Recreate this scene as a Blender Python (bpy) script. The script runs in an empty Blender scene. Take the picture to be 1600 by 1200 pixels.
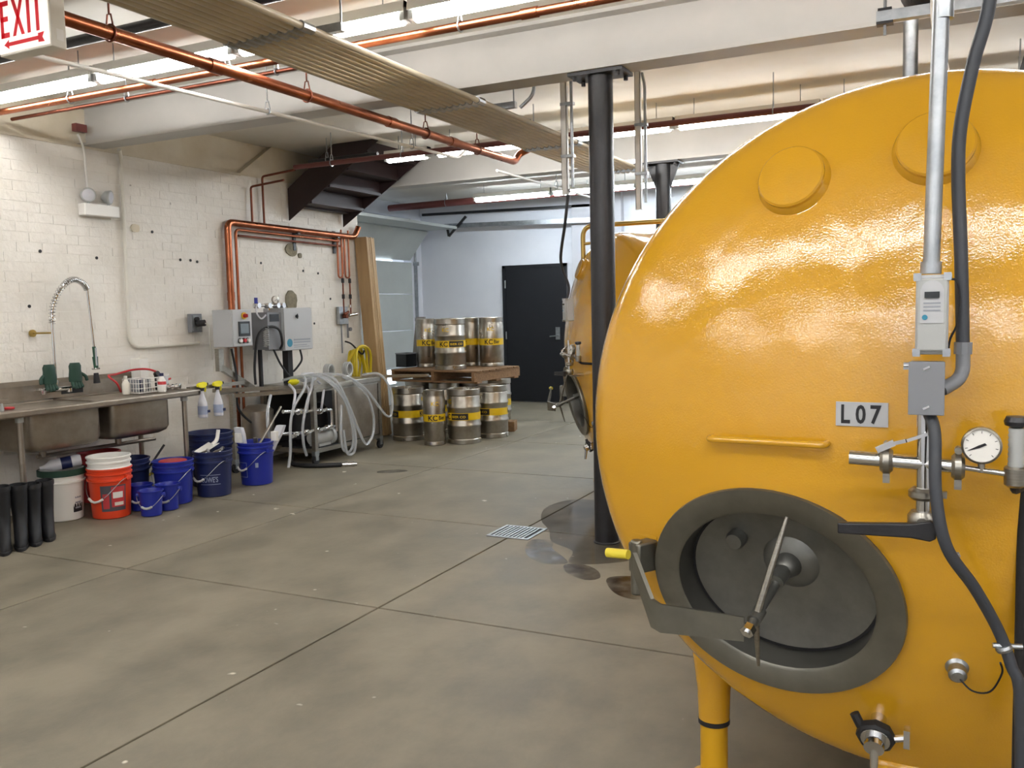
import bpy, math, random
from mathutils import Vector, Matrix, Quaternion
random.seed(7)
SC = bpy.context.scene
COL = SC.collection
PI = math.pi
R = math.radians

# ---------------------------------------------------------------- camera, world, exposure
CAMH = 1.45
def look_matrix(yaw, pitch, roll, loc):
    cy, sy = math.cos(yaw), math.sin(yaw)
    fwd = Vector((-sy*math.cos(pitch), cy*math.cos(pitch), -math.sin(pitch)))
    right = Vector((cy, sy, 0)); down = fwd.cross(right)
    c, s = math.cos(roll), math.sin(roll)
    r2 = c*right + s*down; d2 = -s*right + c*down
    m = Matrix((r2, -d2, -fwd)).transposed().to_4x4()
    m.translation = loc
    return m
cam_data = bpy.data.cameras.new('camera')
cam = bpy.data.objects.new('camera', cam_data); COL.objects.link(cam)
cam_data.sensor_width = 36; cam_data.lens = 36*1377.5/1600
cam_data.clip_start = .05
cam.matrix_world = look_matrix(R(26.3618), R(4.8085), R(1.3131), Vector((0, 0, CAMH)))
SC.camera = cam
w = bpy.data.worlds.new('world'); SC.world = w; w.use_nodes = True
w.node_tree.nodes['Background'].inputs[0].default_value = (.75, .85, 1, 1)
w.node_tree.nodes['Background'].inputs[1].default_value = .3
SC.view_settings.view_transform = 'Standard'; SC.view_settings.look = 'None'
SC.view_settings.gamma = 1; SC.view_settings.use_curve_mapping = False
SC.view_settings.exposure = 1.52
LAMP = 14.0          # strength of the lit tubes of the strip lights
LAMP_COL = (1.0, .985, .97)

# ---------------------------------------------------------------- materials
def lin(c):
    if isinstance(c, str):
        c = [int(c[i:i+2], 16)/255 for i in (0, 2, 4)]
        c = [x/12.92 if x <= .04045 else ((x+.055)/1.055)**2.4 for x in c]
    return (*c, 1)
def mat(name, col, rough=.5, metal=0, col2=None, scale=6, detail=4, bump=0, bscale=40, stretch=None,
        rvar=0, emit=None, estr=0, alpha=1, trans=0, coat=0, spec=.5, lo=.35, hi=.65, spots=None):
    m = bpy.data.materials.new(name); m.use_nodes = True
    nt = m.node_tree; b = nt.nodes['Principled BSDF']; L = nt.links.new
    def N(t): return nt.nodes.new(t)
    b.inputs['Base Color'].default_value = lin(col)
    b.inputs['Roughness'].default_value = rough; b.inputs['Metallic'].default_value = metal
    b.inputs['Alpha'].default_value = alpha; b.inputs['Transmission Weight'].default_value = trans
    b.inputs['Coat Weight'].default_value = coat; b.inputs['Specular IOR Level'].default_value = spec
    if coat: b.inputs['Coat Roughness'].default_value = .08
    geo = N('ShaderNodeNewGeometry')
    vec = geo.outputs['Position']
    if stretch:
        mp = N('ShaderNodeMapping'); mp.inputs['Scale'].default_value = stretch
        L(vec, mp.inputs[0]); vec = mp.outputs[0]
    if col2 or rvar:
        n = N('ShaderNodeTexNoise'); n.inputs['Scale'].default_value = scale; n.inputs['Detail'].default_value = detail
        n.inputs['Roughness'].default_value = .6
        L(vec, n.inputs['Vector'])
        mr = N('ShaderNodeMapRange'); mr.inputs[1].default_value = lo; mr.inputs[2].default_value = hi
        L(n.outputs['Fac'], mr.inputs[0])
        if col2:
            mx = N('ShaderNodeMix'); mx.data_type = 'RGBA'
            mx.inputs[6].default_value = lin(col); mx.inputs[7].default_value = lin(col2)
            L(mr.outputs[0], mx.inputs[0]); out = mx.outputs[2]
            if spots:      # sparse dark or pale flecks: (colour, scale, threshold)
                v = N('ShaderNodeTexNoise'); v.inputs['Scale'].default_value = spots[1]; v.inputs['Detail'].default_value = 2
                L(geo.outputs['Position'], v.inputs['Vector'])
                g = N('ShaderNodeMapRange'); g.inputs[1].default_value = spots[2]; g.inputs[2].default_value = spots[2]+.04
                L(v.outputs['Fac'], g.inputs[0])
                m2 = N('ShaderNodeMix'); m2.data_type = 'RGBA'; m2.inputs[7].default_value = lin(spots[0])
                L(out, m2.inputs[6]); L(g.outputs[0], m2.inputs[0]); out = m2.outputs[2]
            L(out, b.inputs['Base Color'])
        if rvar:
            m3 = N('ShaderNodeMapRange'); m3.inputs[3].default_value = max(rough-rvar, .02); m3.inputs[4].default_value = rough+rvar
            L(n.outputs['Fac'], m3.inputs[0]); L(m3.outputs[0], b.inputs['Roughness'])
    if bump:
        n = N('ShaderNodeTexNoise'); n.inputs['Scale'].default_value = bscale; n.inputs['Detail'].default_value = 3
        L(vec, n.inputs['Vector'])
        bp = N('ShaderNodeBump'); bp.inputs['Strength'].default_value = bump; bp.inputs['Distance'].default_value = .01
        L(n.outputs['Fac'], bp.inputs['Height']); L(bp.outputs[0], b.inputs['Normal'])
    if emit:
        b.inputs['Emission Color'].default_value = lin(emit); b.inputs['Emission Strength'].default_value = estr
    return m
def paint_mat(name, col, rough):
    """thick glossy tank paint: fine orange peel over slow waves"""
    m = mat(name, col, rough, coat=.25)
    nt = m.node_tree; b = nt.nodes['Principled BSDF']; L = nt.links.new
    geo = nt.nodes.new('ShaderNodeNewGeometry')
    n1 = nt.nodes.new('ShaderNodeTexNoise'); n1.inputs['Scale'].default_value = 210; n1.inputs['Detail'].default_value = 1
    n2 = nt.nodes.new('ShaderNodeTexNoise'); n2.inputs['Scale'].default_value = 5; n2.inputs['Detail'].default_value = 2
    for n in (n1, n2): L(geo.outputs['Position'], n.inputs['Vector'])
    b1 = nt.nodes.new('ShaderNodeBump'); b1.inputs['Strength'].default_value = .35; b1.inputs['Distance'].default_value = .0011
    b2 = nt.nodes.new('ShaderNodeBump'); b2.inputs['Strength'].default_value = .5; b2.inputs['Distance'].default_value = .016
    L(n2.outputs['Fac'], b2.inputs['Height']); L(n1.outputs['Fac'], b1.inputs['Height'])
    L(b2.outputs[0], b1.inputs['Normal']); L(b1.outputs[0], b.inputs['Normal'])
    b.inputs['Coat Weight'].default_value = .7; b.inputs['Coat Roughness'].default_value = .09
    L(b1.outputs[0], b.inputs['Coat Normal'])
    return m
M = {}
M['concrete'] = mat('concrete', '6b6556', .55, col2='867e6d', scale=2.6, detail=12, bump=.12, bscale=30, rvar=.2, lo=.36, hi=.64, spots=('cfc8b8', 9, .735), stretch=(1, .75, 1))
M['joint'] = mat('joint', '4a4232', .9)
M['brickpaint'] = mat('brick_paint', 'e6e2da', .6, col2='dcd7cd', scale=3, bump=.6, bscale=22, detail=6, spots=('6a6254', 7.5, .765))
M['mortar'] = mat('mortar_paint', 'e6e2da', .7, col2='dcd7cd', scale=5, bump=.4, bscale=30)
M['plaster'] = mat('plaster_shade_tan', 'd8d0be', .8, col2='cabfa8', scale=2.5, bump=.25, bscale=14, detail=6)  # tan of the upper wall is shade put into the plaster colour
M['cement'] = mat('cement', '8d8672', .95, col2='77705e', scale=20, bump=.6, bscale=60)
M['whitewall'] = mat('white_wall', 'dcdfe6', .5, col2='d5d8e0', scale=1.2)
M['greywall'] = mat('grey_wall', 'b9bac0', .6)
M['ceiling'] = mat('ceiling_paint', 'd9d6ce', .7, col2='d0ccc2', scale=1.5)
M['beam'] = mat('beam_paint', 'b3b1ac', .4, col2='aba9a4', scale=2)
M['yellow'] = paint_mat('tank_paint', 'cd9820', .13)
M['yellow2'] = mat('leg_paint', 'd3a01c', .35)
M['steel'] = mat('brushed_steel', 'aaa69d', .34, 1, col2='98948b', scale=20, stretch=(1, 1, 8), bump=.05, bscale=60)
M['keg'] = mat('keg_steel', 'b5b0a6', .3, 1, col2='a09a90', scale=9, rvar=.08)
M['sinksteel'] = mat('sink_steel', 'a59c90', .42, 1, col2='938a7f', scale=7, rvar=.08)
M['chrome'] = mat('chrome', 'd8d8d8', .1, 1)
M['darksteel'] = mat('manway_steel', '868682', .45, .9, col2='777773', scale=9, rvar=.1)
M['throat'] = mat('throat_steel_shaded', '6a6964', .4, .9)  # manway steel darkened: the shadow inside the throat is put into its colour
M['ringsteel'] = mat('ring_steel', '87857c', .42, .9, col2='7b7970', scale=8, rvar=.08)
M['galv'] = mat('galvanised', 'b4b8bb', .38, 1, col2='9da2a6', scale=18)
M['copper'] = mat('copper', 'ad6a4b', .3, 1, col2='8f5238', scale=5, rvar=.1)
M['copperold'] = mat('copper_aged', '84503f', .45, 1, col2='6c4032', scale=6)
M['brass'] = mat('brass', 'b59a5a', .3, 1)
M['maroon'] = mat('maroon_paint', '6b3733', .5)
M['stair'] = mat('stair_paint', '2c1a1b', .55, col2='251516', scale=4)
M['black'] = mat('black_paint', '1d1d20', .38, col2='242428', scale=14, bump=.08, bscale=60)
M['blackmatte'] = mat('black_rubber', '1b1b1e', .6)
M['boot'] = mat('boot_rubber', '0f1014', .62, col2='141519', scale=9)
M['foam'] = mat('black_foam', '201f20', .85, bump=.2, bscale=80)
M['doorblack'] = mat('door_black', '14161c', .42)
M['plasticgrey'] = mat('plastic_grey', 'a8aaa8', .45)
M['boxgrey'] = mat('box_grey', '7d7f84', .45)
M['enclosure'] = mat('enclosure_grey', 'b4b6b8', .45)
M['flexgrey'] = mat('flex_grey', '3b3e44', .5)
M['white'] = mat('white_plastic', 'e4e2dc', .4)
M['offwhite'] = mat('offwhite_plastic', 'd8d4c8', .5)
M['frost'] = mat('frosted_plastic', 'dcdde4', .35, alpha=.82)
M['clear'] = mat('clear_tube', 'e2e6ea', .12, trans=.55, alpha=.75)
M['glass'] = mat('glass', 'ffffff', .03, trans=1.0)
M['orange'] = mat('orange_plastic', 'd9401b', .38)
M['red'] = mat('red_plastic', 'b01f26', .4)
M['redink'] = mat('red_ink', 'd0222e', .5, emit='d0222e', estr=.1)
M['signface'] = mat('sign_face', 'f4efe8', .5, emit='fff4ea', estr=.26)
M['blue'] = mat('blue_plastic', '1c2a8e', .36)
M['bluedark'] = mat('navy_plastic', '1a2450', .4)
M['green'] = mat('dark_green', '12382a', .6)
M['greenhandle'] = mat('green_grip', '1f4a36', .45)
M['printwhite'] = mat('print_pale', '9aa4bd', .5)
M['printblack'] = mat('print_black', '16161a', .5)
M['printgrey'] = mat('print_grey', '8f9399', .5)
M['teal'] = mat('print_teal', '2c7f9b', .5)
M['labelyellow'] = mat('label_yellow', 'd9b40c', .45)
M['labelred'] = mat('label_red', 'b8353a', .5)
M['labelgrey'] = mat('label_grey', '4c4a52', .5)
M['lime'] = mat('yellow_plastic', 'e6dc22', .4)
M['hoseyellow'] = mat('hose_yellow', 'c9b21a', .45)
M['tan'] = mat('conduit_tan', 'b9af99', .4, col2='aca28b', scale=4)
M['wood'] = mat('pallet_wood', '8d6d4b', .8, col2='735538', scale=6, stretch=(1, 9, 9), bump=.3, bscale=20)
M['board'] = mat('board_wood', 'b2946a', .6, col2='a3855c', scale=3, stretch=(5, 5, .6), detail=5)
M['cardboard'] = mat('cardboard_grey', '8c8a86', .8)
def stain_mat(name, col, rough, amax, amin=.1, sc=5):
    m = mat(name, col, rough); nt = m.node_tree; b = nt.nodes['Principled BSDF']
    g = nt.nodes.new('ShaderNodeNewGeometry'); n = nt.nodes.new('ShaderNodeTexNoise'); n.inputs['Scale'].default_value = sc; n.inputs['Detail'].default_value = 5
    r = nt.nodes.new('ShaderNodeMapRange'); r.inputs[1].default_value = .34; r.inputs[2].default_value = .66; r.inputs[3].default_value = amin; r.inputs[4].default_value = amax
    nt.links.new(g.outputs['Position'], n.inputs['Vector']); nt.links.new(n.outputs['Fac'], r.inputs[0]); nt.links.new(r.outputs[0], b.inputs['Alpha'])
    return m
M['mud'] = stain_mat('mud_stain', '35271d', .25, .8, .15, 7)
M['wet'] = stain_mat('wet_film', '26221d', .1, .5, .26, 3)
M['damp'] = stain_mat('damp_stain', '35302a', .5, .6)
M['plate'] = mat('plate_pale', 'aeb0b2', .45)
M['screen'] = mat('screen_dark', '26292b', .2)
M['lcd'] = mat('screen_grey', '6f7a80', .3)
M['lamp'] = mat('lamp_tube', 'ffffff', .4, emit=LAMP_COL, estr=LAMP)
M['coollamp'] = mat('cool_lamp_tube', 'ffffff', .4, emit=(.84, .93, 1.0), estr=LAMP*1.9)
M['daylight'] = mat('daylight_gap', 'ffffff', .4, emit=(.8, .9, 1), estr=.9)
M['door'] = mat('garage_panel', 'bcc2c0', .5, col2='b3b9b8', scale=2)
M['yellowdial'] = mat('dial_yellow', 'd8b224', .4)
M['lug'] = mat('lug_yellow', 'dcc93a', .5)

# ---------------------------------------------------------------- mesh helpers
class MB:
    def __init__(s): s.v = []; s.f = []; s.m = []
    def add(s, vs, fs, mi=0):
        o = len(s.v); s.v += [tuple(v) for v in vs]; s.f += [tuple(i+o for i in f) for f in fs]; s.m += [mi]*len(fs); return s
    def box(s, c, d, rot=None, mi=0):
        x, y, z = d[0]/2, d[1]/2, d[2]/2
        P = [Vector(p) for p in ((-x,-y,-z),(x,-y,-z),(x,y,-z),(-x,y,-z),(-x,-y,z),(x,-y,z),(x,y,z),(-x,y,z))]
        if rot is not None:
            q = rot if isinstance(rot, Matrix) else Matrix.Rotation(rot, 3, 'Z')
            P = [q @ p for p in P]
        c = Vector(c)
        return s.add([p+c for p in P], [(0,3,2,1),(4,5,6,7),(0,1,5,4),(1,2,6,5),(2,3,7,6),(3,0,4,7)], mi)
    def span(s, a, b, mi=0):
        return s.box([(a[i]+b[i])/2 for i in range(3)], [abs(b[i]-a[i]) for i in range(3)], None, mi)
    def bar(s, a, b, wd, ht, up=(0, 0, 1), mi=0):
        """rectangular bar from a to b"""
        a, b = Vector(a), Vector(b); d = (b-a); L = d.length; d.normalize()
        u = Vector(up); sx = d.cross(u)
        if sx.length < 1e-4: sx = d.cross(Vector((1, 0, 0)))
        sx.normalize(); u = sx.cross(d)
        return s.box((a+b)/2, (wd, L, ht), Matrix((sx, d, u)).transposed(), mi)
    def rings(s, rings, closed=True, cap=True, mi=0):
        n = len(rings[0]); vs = [p for r in rings for p in r]; fs = []
        for i in range(len(rings)-1):
            for j in range(n if closed else n-1):
                k = (j+1) % n
                fs.append((i*n+j, i*n+k, (i+1)*n+k, (i+1)*n+j))
        if cap:
            fs.append(tuple(range(n-1, -1, -1))); o = (len(rings)-1)*n; fs.append(tuple(range(o, o+n)))
        return s.add(vs, fs, mi)
    def cyl(s, a, b, r0, r1=None, n=16, mi=0, cap=True):
        a, b = Vector(a), Vector(b); r1 = r0 if r1 is None else r1
        d = (b-a).normalized(); x = d.orthogonal().normalized(); y = d.cross(x)
        rr = [[p + r*(math.cos(t)*x + math.sin(t)*y) for t in [2*PI*i/n for i in range(n)]] for p, r in ((a, r0), (b, r1))]
        return s.rings(rr, cap=cap, mi=mi)
    def lathe(s, prof, o=(0, 0, 0), axis=(0, 0, 1), n=24, mi=0, sx=1, sy=1, cap=True, xdir=None):
        """prof: (r, h) pairs along axis from o"""
        o = Vector(o); d = Vector(axis).normalized()
        x = (Vector(xdir) if xdir else (Vector((1, 0, 0)) if abs(d.x) < .9 else Vector((0, 1, 0))))
        x = (x - d*x.dot(d)).normalized(); y = d.cross(x)
        rr = [[o + d*h + max(r, 1e-4)*(sx*math.cos(t)*x + sy*math.sin(t)*y) for t in [2*PI*i/n for i in range(n)]] for r, h in prof]
        return s.rings(rr, cap=cap, mi=mi)
    def tube(s, pts, r, n=8, mi=0, cap=True, closed=False):
        P = [Vector(p) for p in pts]; N_ = len(P); rings = []
        T = []
        for i in range(N_):
            a = P[(i-1) % N_] if closed or i else P[0]; b = P[(i+1) % N_] if closed or i < N_-1 else P[-1]
            t = (b-a); T.append(t.normalized() if t.length > 1e-9 else (T[-1] if T else Vector((0, 0, 1))))
        x = T[0].orthogonal().normalized()
        for i in range(N_):
            x = x - T[i]*x.dot(T[i]); x = x.normalized() if x.length > 1e-6 else T[i].orthogonal().normalized()
            y = T[i].cross(x); rr = r[i] if isinstance(r, (list, tuple)) else r
            rings.append([P[i] + rr*(math.cos(2*PI*k/n)*x + math.sin(2*PI*k/n)*y) for k in range(n)])
        if closed: rings.append(rings[0]); cap = False
        return s.rings(rings, cap=cap, mi=mi)
    def sphere(s, c, r, n=12, mi=0, sz=1):
        m = n//2
        return s.lathe([(r*math.sin(PI*i/m), -r*sz*math.cos(PI*i/m)) for i in range(m+1)], c, n=n, mi=mi)
    def prism(s, poly, axis, lo, hi, mi=0):
        """2D polygon in the plane normal to axis ('x','y','z') extruded from lo to hi"""
        def P(a, b, h): return {'x': (h, a, b), 'y': (a, h, b), 'z': (a, b, h)}[axis]
        n = len(poly)
        vs = [P(a, b, lo) for a, b in poly] + [P(a, b, hi) for a, b in poly]
        fs = [tuple(range(n)), tuple(range(2*n-1, n-1, -1))] + [(i, i+n, (i+1) % n+n, (i+1) % n) for i in range(n)]
        return s.add(vs, fs, mi)
    def torus(s, c, R_, r, axis=(0, 0, 1), n=24, k=8, mi=0, sx=1, sy=1):
        c = Vector(c); d = Vector(axis).normalized(); x = d.orthogonal().normalized(); y = d.cross(x)
        return s.tube([c + R_*(sx*math.cos(2*PI*i/n)*x + sy*math.sin(2*PI*i/n)*y) for i in range(n)], r, k, mi, closed=True)
    def mesh(s, name, mats, sharp=35):
        me = bpy.data.meshes.new(name); me.from_pydata(s.v, [], s.f)
        for m in (mats if isinstance(mats, (list, tuple)) else [mats]): me.materials.append(M[m] if isinstance(m, str) else m)
        me.polygons.foreach_set('material_index', s.m)
        import bmesh
        bm = bmesh.new(); bm.from_mesh(me); bmesh.ops.recalc_face_normals(bm, faces=bm.faces); bm.to_mesh(me); bm.free()
        me.polygons.foreach_set('use_smooth', [True]*len(me.polygons))
        me.set_sharp_from_angle(angle=R(sharp)); me.update()
        return me
def obj(name, mb, mats, parent=None, loc=(0, 0, 0), rotz=0, bev=0, kind=None, label=None, sharp=35):
    me = mb if isinstance(mb, bpy.types.Mesh) else mb.mesh(name, mats, sharp)
    o = bpy.data.objects.new(name, me); COL.objects.link(o)
    o.location = loc; o.rotation_euler = (0, 0, rotz)
    if parent: o.parent = parent
    if bev:
        b = o.modifiers.new('bevel', 'BEVEL'); b.width = bev; b.segments = 2; b.limit_method = 'ANGLE'; b.angle_limit = R(40)
    if kind: o['kind'] = kind
    if label: o['label'] = label
    return o
def tag(o, label, cat, group=None):
    o['label'] = label; o['category'] = cat
    if group: o['group'] = group
    return o
def thing(name, label, cat, loc=(0, 0, 0), rotz=0, group=None):
    o = bpy.data.objects.new(name, None); COL.objects.link(o); o.empty_display_size = .1
    o.location = loc; o.rotation_euler = (0, 0, rotz)
    return tag(o, label, cat, group)
def struct(name, mb, mats, parent=None, **k): return obj(name, mb, mats, parent, kind='structure', **k)
KIDS = {}
def copy_tree(o, loc, rotz, label, parent=None):
    c = o.copy(); COL.objects.link(c)
    if parent is None:
        c.location = loc; c.rotation_euler = (0, 0, rotz); c['label'] = label
    else: c.parent = parent
    for ch in list(o.children): copy_tree(ch, None, None, None, c)
    return c
def cr(pts, n=6, closed=False):
    """Catmull-Rom through pts"""
    P = [Vector(p) for p in pts]; out = []; N_ = len(P)
    rng = range(N_ if closed else N_-1)
    for i in rng:
        if closed: a, b, c, d = P[i-1], P[i], P[(i+1) % N_], P[(i+2) % N_]
        else: a, b, c, d = P[max(i-1, 0)], P[i], P[i+1], P[min(i+2, N_-1)]
        for k in range(n):
            t = k/n
            out.append(.5*((2*b) + (c-a)*t + (2*a-5*b+4*c-d)*t*t + (-a+3*b-3*c+d)*t**3))
    if not closed: out.append(P[-1])
    return out
def corner(pts, rad=.06, n=5):
    """polyline with rounded corners"""
    P = [Vector(p) for p in pts]; out = [P[0]]
    for i in range(1, len(P)-1):
        a, b, c = P[i-1], P[i], P[i+1]
        u, v = (a-b), (c-b); r = min(rad, u.length*.49, v.length*.49)
        p, q = b+u.normalized()*r, b+v.normalized()*r
        for k in range(n+1):
            t = k/n; out.append((1-t)**2*p + 2*t*(1-t)*b + t*t*q)
    out.append(P[-1]); return out
_txt = {}
def text_geo(body, bold=0):
    key = (body, bold)
    if key not in _txt:
        cu = bpy.data.curves.new('lettering', 'FONT'); cu.body = body; cu.size = 1; cu.extrude = 0; cu.offset = bold; cu.resolution_u = 3
        o = bpy.data.objects.new('lettering', cu); COL.objects.link(o)
        dg = bpy.context.evaluated_depsgraph_get(); me = bpy.data.meshes.new_from_object(o.evaluated_get(dg))
        v = [tuple(x.co) for x in me.vertices]; f = [tuple(p.vertices) for p in me.polygons]
        bpy.data.objects.remove(o); bpy.data.curves.remove(cu); bpy.data.meshes.remove(me)
        x0 = min(p[0] for p in v); x1 = max(p[0] for p in v); y0 = min(p[1] for p in v); y1 = max(p[1] for p in v)
        _txt[key] = ([((p[0]-x0)/(x1-x0), (p[1]-y0)/(y1-y0)) for p in v], f)
    return _txt[key]
def letters(mb, body, o, xd, ud, wd, ht, thick=.0015, bold=.012, mi=0, wrap=None, wfun=None):
    """flat lettering wd by ht with lower left corner o; wrap=(centre, radius, angle0) bends it round a vertical cylinder"""
    v, f = text_geo(body, bold); o, xd, ud = Vector(o), Vector(xd).normalized(), Vector(ud).normalized(); nn = xd.cross(ud)
    fr = []; bk = []
    for a, b in v:
        if wrap:
            c, rad, a0 = wrap; t = a0 + a*wd/rad
            rr = rad if wfun is None else wfun(o.z + b*ht)
            fr.append(Vector((c[0]+(rr+thick)*math.cos(t), c[1]+(rr+thick)*math.sin(t), o.z+b*ht)))
        else: fr.append(o + xd*(a*wd) + ud*(b*ht) + nn*thick)
    mb.add(fr, f, mi); return mb
# ---------------------------------------------------------------- the room
WX, GX, RX, BY, FY, CZ, WE = -6.25, -7.81, 4.58, 12.5, -3.3, 3.17, 8.62
fl = struct('floor', MB().span((GX-.1, FY-.1, -.15), (RX+.1, BY+.2, -.012)), 'joint')
sx_ = [-7.91, -6.04, -4.27, -2.50, 1.04, 4.68]; sy_ = [-3.4, .1, 3.5, 5.17, 6.95, 8.65, 10.35, 12.7]
for x0, x1_ in zip(sx_, sx_[1:]):
    for y0, y1_ in zip(sy_, sy_[1:]):
        obj('slab', MB().span((-(x1_-x0)/2+.006, -(y1_-y0)/2+.006, -.02), ((x1_-x0)/2-.006, (y1_-y0)/2-.006, 0)), 'concrete', fl, ((x0+x1_)/2, (y0+y1_)/2, 0), bev=.003)
struct('ceiling', MB().span((GX-.1, FY-.1, CZ), (RX+.1, BY+.2, CZ+.15)), 'ceiling')
ceil = bpy.data.objects['ceiling']
bm_ = MB()
bm_.span((0, -.1, 2.84), (11.05, .1, 2.862)).span((0, -.1, CZ-.022), (11.05, .1, CZ)).span((0, -.008, 2.862), (11.05, .008, CZ-.022))
bmesh_ = bm_.mesh('ceiling_beam', 'beam')
for y in (-1.75, 1.65, 5.05, 8.45): obj('ceiling_beam', bmesh_, None, ceil, (-6.47, y, 0))

# left wall of painted brick
wb = MB().span((GX, FY, 0), (WX-.006, WE, 2.83))
wb.span((GX, FY, 2.83), (WX-.07, WE, CZ), 1)
wb.prism([(6.69, 2.83), (7.19, CZ), (WE, CZ), (WE, 2.83)], 'x', WX-.12, WX-.004, 1)
wl = struct('wall_left', wb, ['mortar', 'plaster'])
ledge = struct('trim_1', MB().span((WX-.09, FY, 2.822), (WX+.004, 6.72, 2.846)), 'plaster')
CH, BL = .0752, .212
bricks = [MB().box((0, 0, 0), (.016, BL-.0015, CH-.008)).mesh('brick', 'brickpaint') for _ in range(1)]
rest = MB(); nb = 0
for c in range(37):
    z = .012 + CH*(c+.5)
    if z > 2.79: break
    y = FY + (BL/2 if c % 2 else 0)
    while y < WE-.02:
        y1 = min(y+BL, WE); dx = random.uniform(-.0015, .0018)-.0045
        full = y1-y > BL-.01
        if full and .98 < z < 2.62 and 3.95 < y < 6.35 and nb < 285:
            obj('brick', bricks[0], None, wl, (WX-.006+dx, (y+y1)/2, z)); nb += 1
        else: rest.box((WX-.006+dx, (y+y1)/2, z), (.016, y1-y-.0015, CH-.008))
        y = y1
st = obj('bricks', rest, 'brickpaint', wl, kind='stuff')
def blob(mb, x, yc, zc, ry, rz, seed, t=.012):
    rn = random.Random(seed); n = 22; k = [rn.uniform(.75, 1.1) for _ in range(n)]
    k = [(k[i-1]+k[i]+k[(i+1) % n])/3 for i in range(n)]
    mb.prism([(yc+ry*k[i]*math.cos(2*PI*i/n), zc+rz*k[i]*math.sin(2*PI*i/n)) for i in range(n)], 'x', x, x+t)
    return mb
for (yc, zc, ry, rz, sd) in ((7.42, 2.14, .10, .075, 3), (7.55, 2.08, .03, .03, 5), (7.38, 1.60, .1, .12, 8)):
    obj('mortar_patch', blob(MB(), WX, yc, zc, ry, rz, sd), 'cement', wl)
for k, (yc, zc) in enumerate(((4.52, 1.98), (5.02, 1.95), (5.9, 1.97), (6.02, 1.97), (6.1, 1.96), (5.6, 2.2), (7.6, 1.92), (6.95, 1.98), (4.4, 1.56), (7.75, 1.35), (8.05, 1.62), (7.85, 1.9))):
    obj('anchor_hole', MB().cyl((WX, yc, zc), (WX+.004, yc, zc), .013, n=10), 'blackmatte', wl)
for (yc, zc, q) in ((5.42, 2.22, .05),):
    obj('plaster_scar', blob(MB(), WX, yc, zc, q, q*.8, 31, .011), 'plaster', wl)

struct('wall_back', MB().span((GX-.1, BY, 0), (RX+.1, BY+.15, CZ)), 'whitewall')
struct('trim_2', MB().span((-5.08, BY-.12, 0), (-4.3, BY, CZ)), 'greywall')
struct('baseboard_back', MB().span((-7.7, BY-.012, 0), (-6.33, BY, .1)), 'greywall')
struct('wall_right', MB().span((RX, FY, 0), (RX+.15, BY, CZ)), 'whitewall')
struct('wall_front', MB().span((GX-.1, FY-.15, 0), (RX+.1, FY, CZ)), 'whitewall')
wg = MB().span((GX-.15, WE, 0), (GX, 9.0, CZ)).span((GX-.15, 9.0, 2.95), (GX, 12.2, CZ)).span((GX-.15, 12.2, 0), (GX, BY, CZ))
struct('wall_garage', wg, 'whitewall')
# sectional overhead door in the garage wall
d1 = struct('door_1', MB().span((GX-.12, 9.0, 2.83), (GX-.02, 12.2, 2.95)), 'greywall')
zz = [0, .58, 1.16, 1.74, 2.25]
for a, b in zip(zz, zz[1:]):
    if a == 0:
        p = MB().span((GX-.05, 9.0, a+.004), (GX, 11.40, b-.004)).span((GX-.05, 11.66, a+.004), (GX, 12.2, b-.004))
        p.span((GX-.05, 11.40, a+.004), (GX, 11.66, .33)).span((GX-.05, 11.40, .56), (GX, 11.66, b-.004))
    else: p = MB().span((GX-.05, 9.0, a+.004), (GX, 12.2, b-.004))
    obj('door_panel', p, 'door', d1, bev=.004)
pane = obj('pane', MB().span((GX-.035, 11.40, .33), (GX-.025, 11.66, .56)), 'daylight', d1)
obj('daylight_gap', MB().span((GX-.03, 10.6, 2.252), (GX-.008, 11.66, 2.272)), 'daylight', d1)
obj('door_panel', MB().bar((GX-.02, 10.6, 2.29), (GX+.36, 10.6, 2.70), 3.2, .045, (0, 1, 0)) if False else
    MB().add([(GX-.03, 9, 2.28), (GX-.03, 12.2, 2.28), (GX+.33, 12.2, 2.72), (GX+.33, 9, 2.72), (GX-.065, 9, 2.31), (GX-.065, 12.2, 2.31), (GX+.30, 12.2, 2.75), (GX+.30, 9, 2.75)],
             [(0, 1, 2, 3), (7, 6, 5, 4), (0, 4, 5, 1), (1, 5, 6, 2), (2, 6, 7, 3), (3, 7, 4, 0)]), 'door', d1)
obj('door_panel', MB().span((GX+.36, 9, 2.735), (GX+.86, 12.2, 2.775)), 'door', d1)
trk = MB().bar((GX+.03, 12.27, 0), (GX+.03, 12.27, 2.2), .03, .05, (1, 0, 0))
trk.tube(corner([(GX+.03, 12.27, 2.15), (GX+.03, 12.27, 2.8), (GX+.7, 12.27, 2.8)], .4, 10), .018)
trk.bar((GX+.6, 12.27, 2.8), (-4.4, 12.27, 2.73), .03, .07)
obj('track', trk, 'galv', d1)
for z in (.6, 1.3, 2.2): obj('track_bracket', MB().span((GX, 12.24, z), (GX+.06, 12.33, z+.06)), 'galv', d1)
obj('strut', MB().bar((-7.1, 12.2, 2.63), (-6.82, 12.27, 2.93), .035, .035).bar((-7.1, 12.2, 2.63), (-7.12, 12.2, 2.74), .03, .03), 'black', d1)
obj('shaft', MB().bar((-8+.3, 12.4, 3.02), (-4.4, 12.4, 2.96), .04, .04), 'black', d1)
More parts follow.
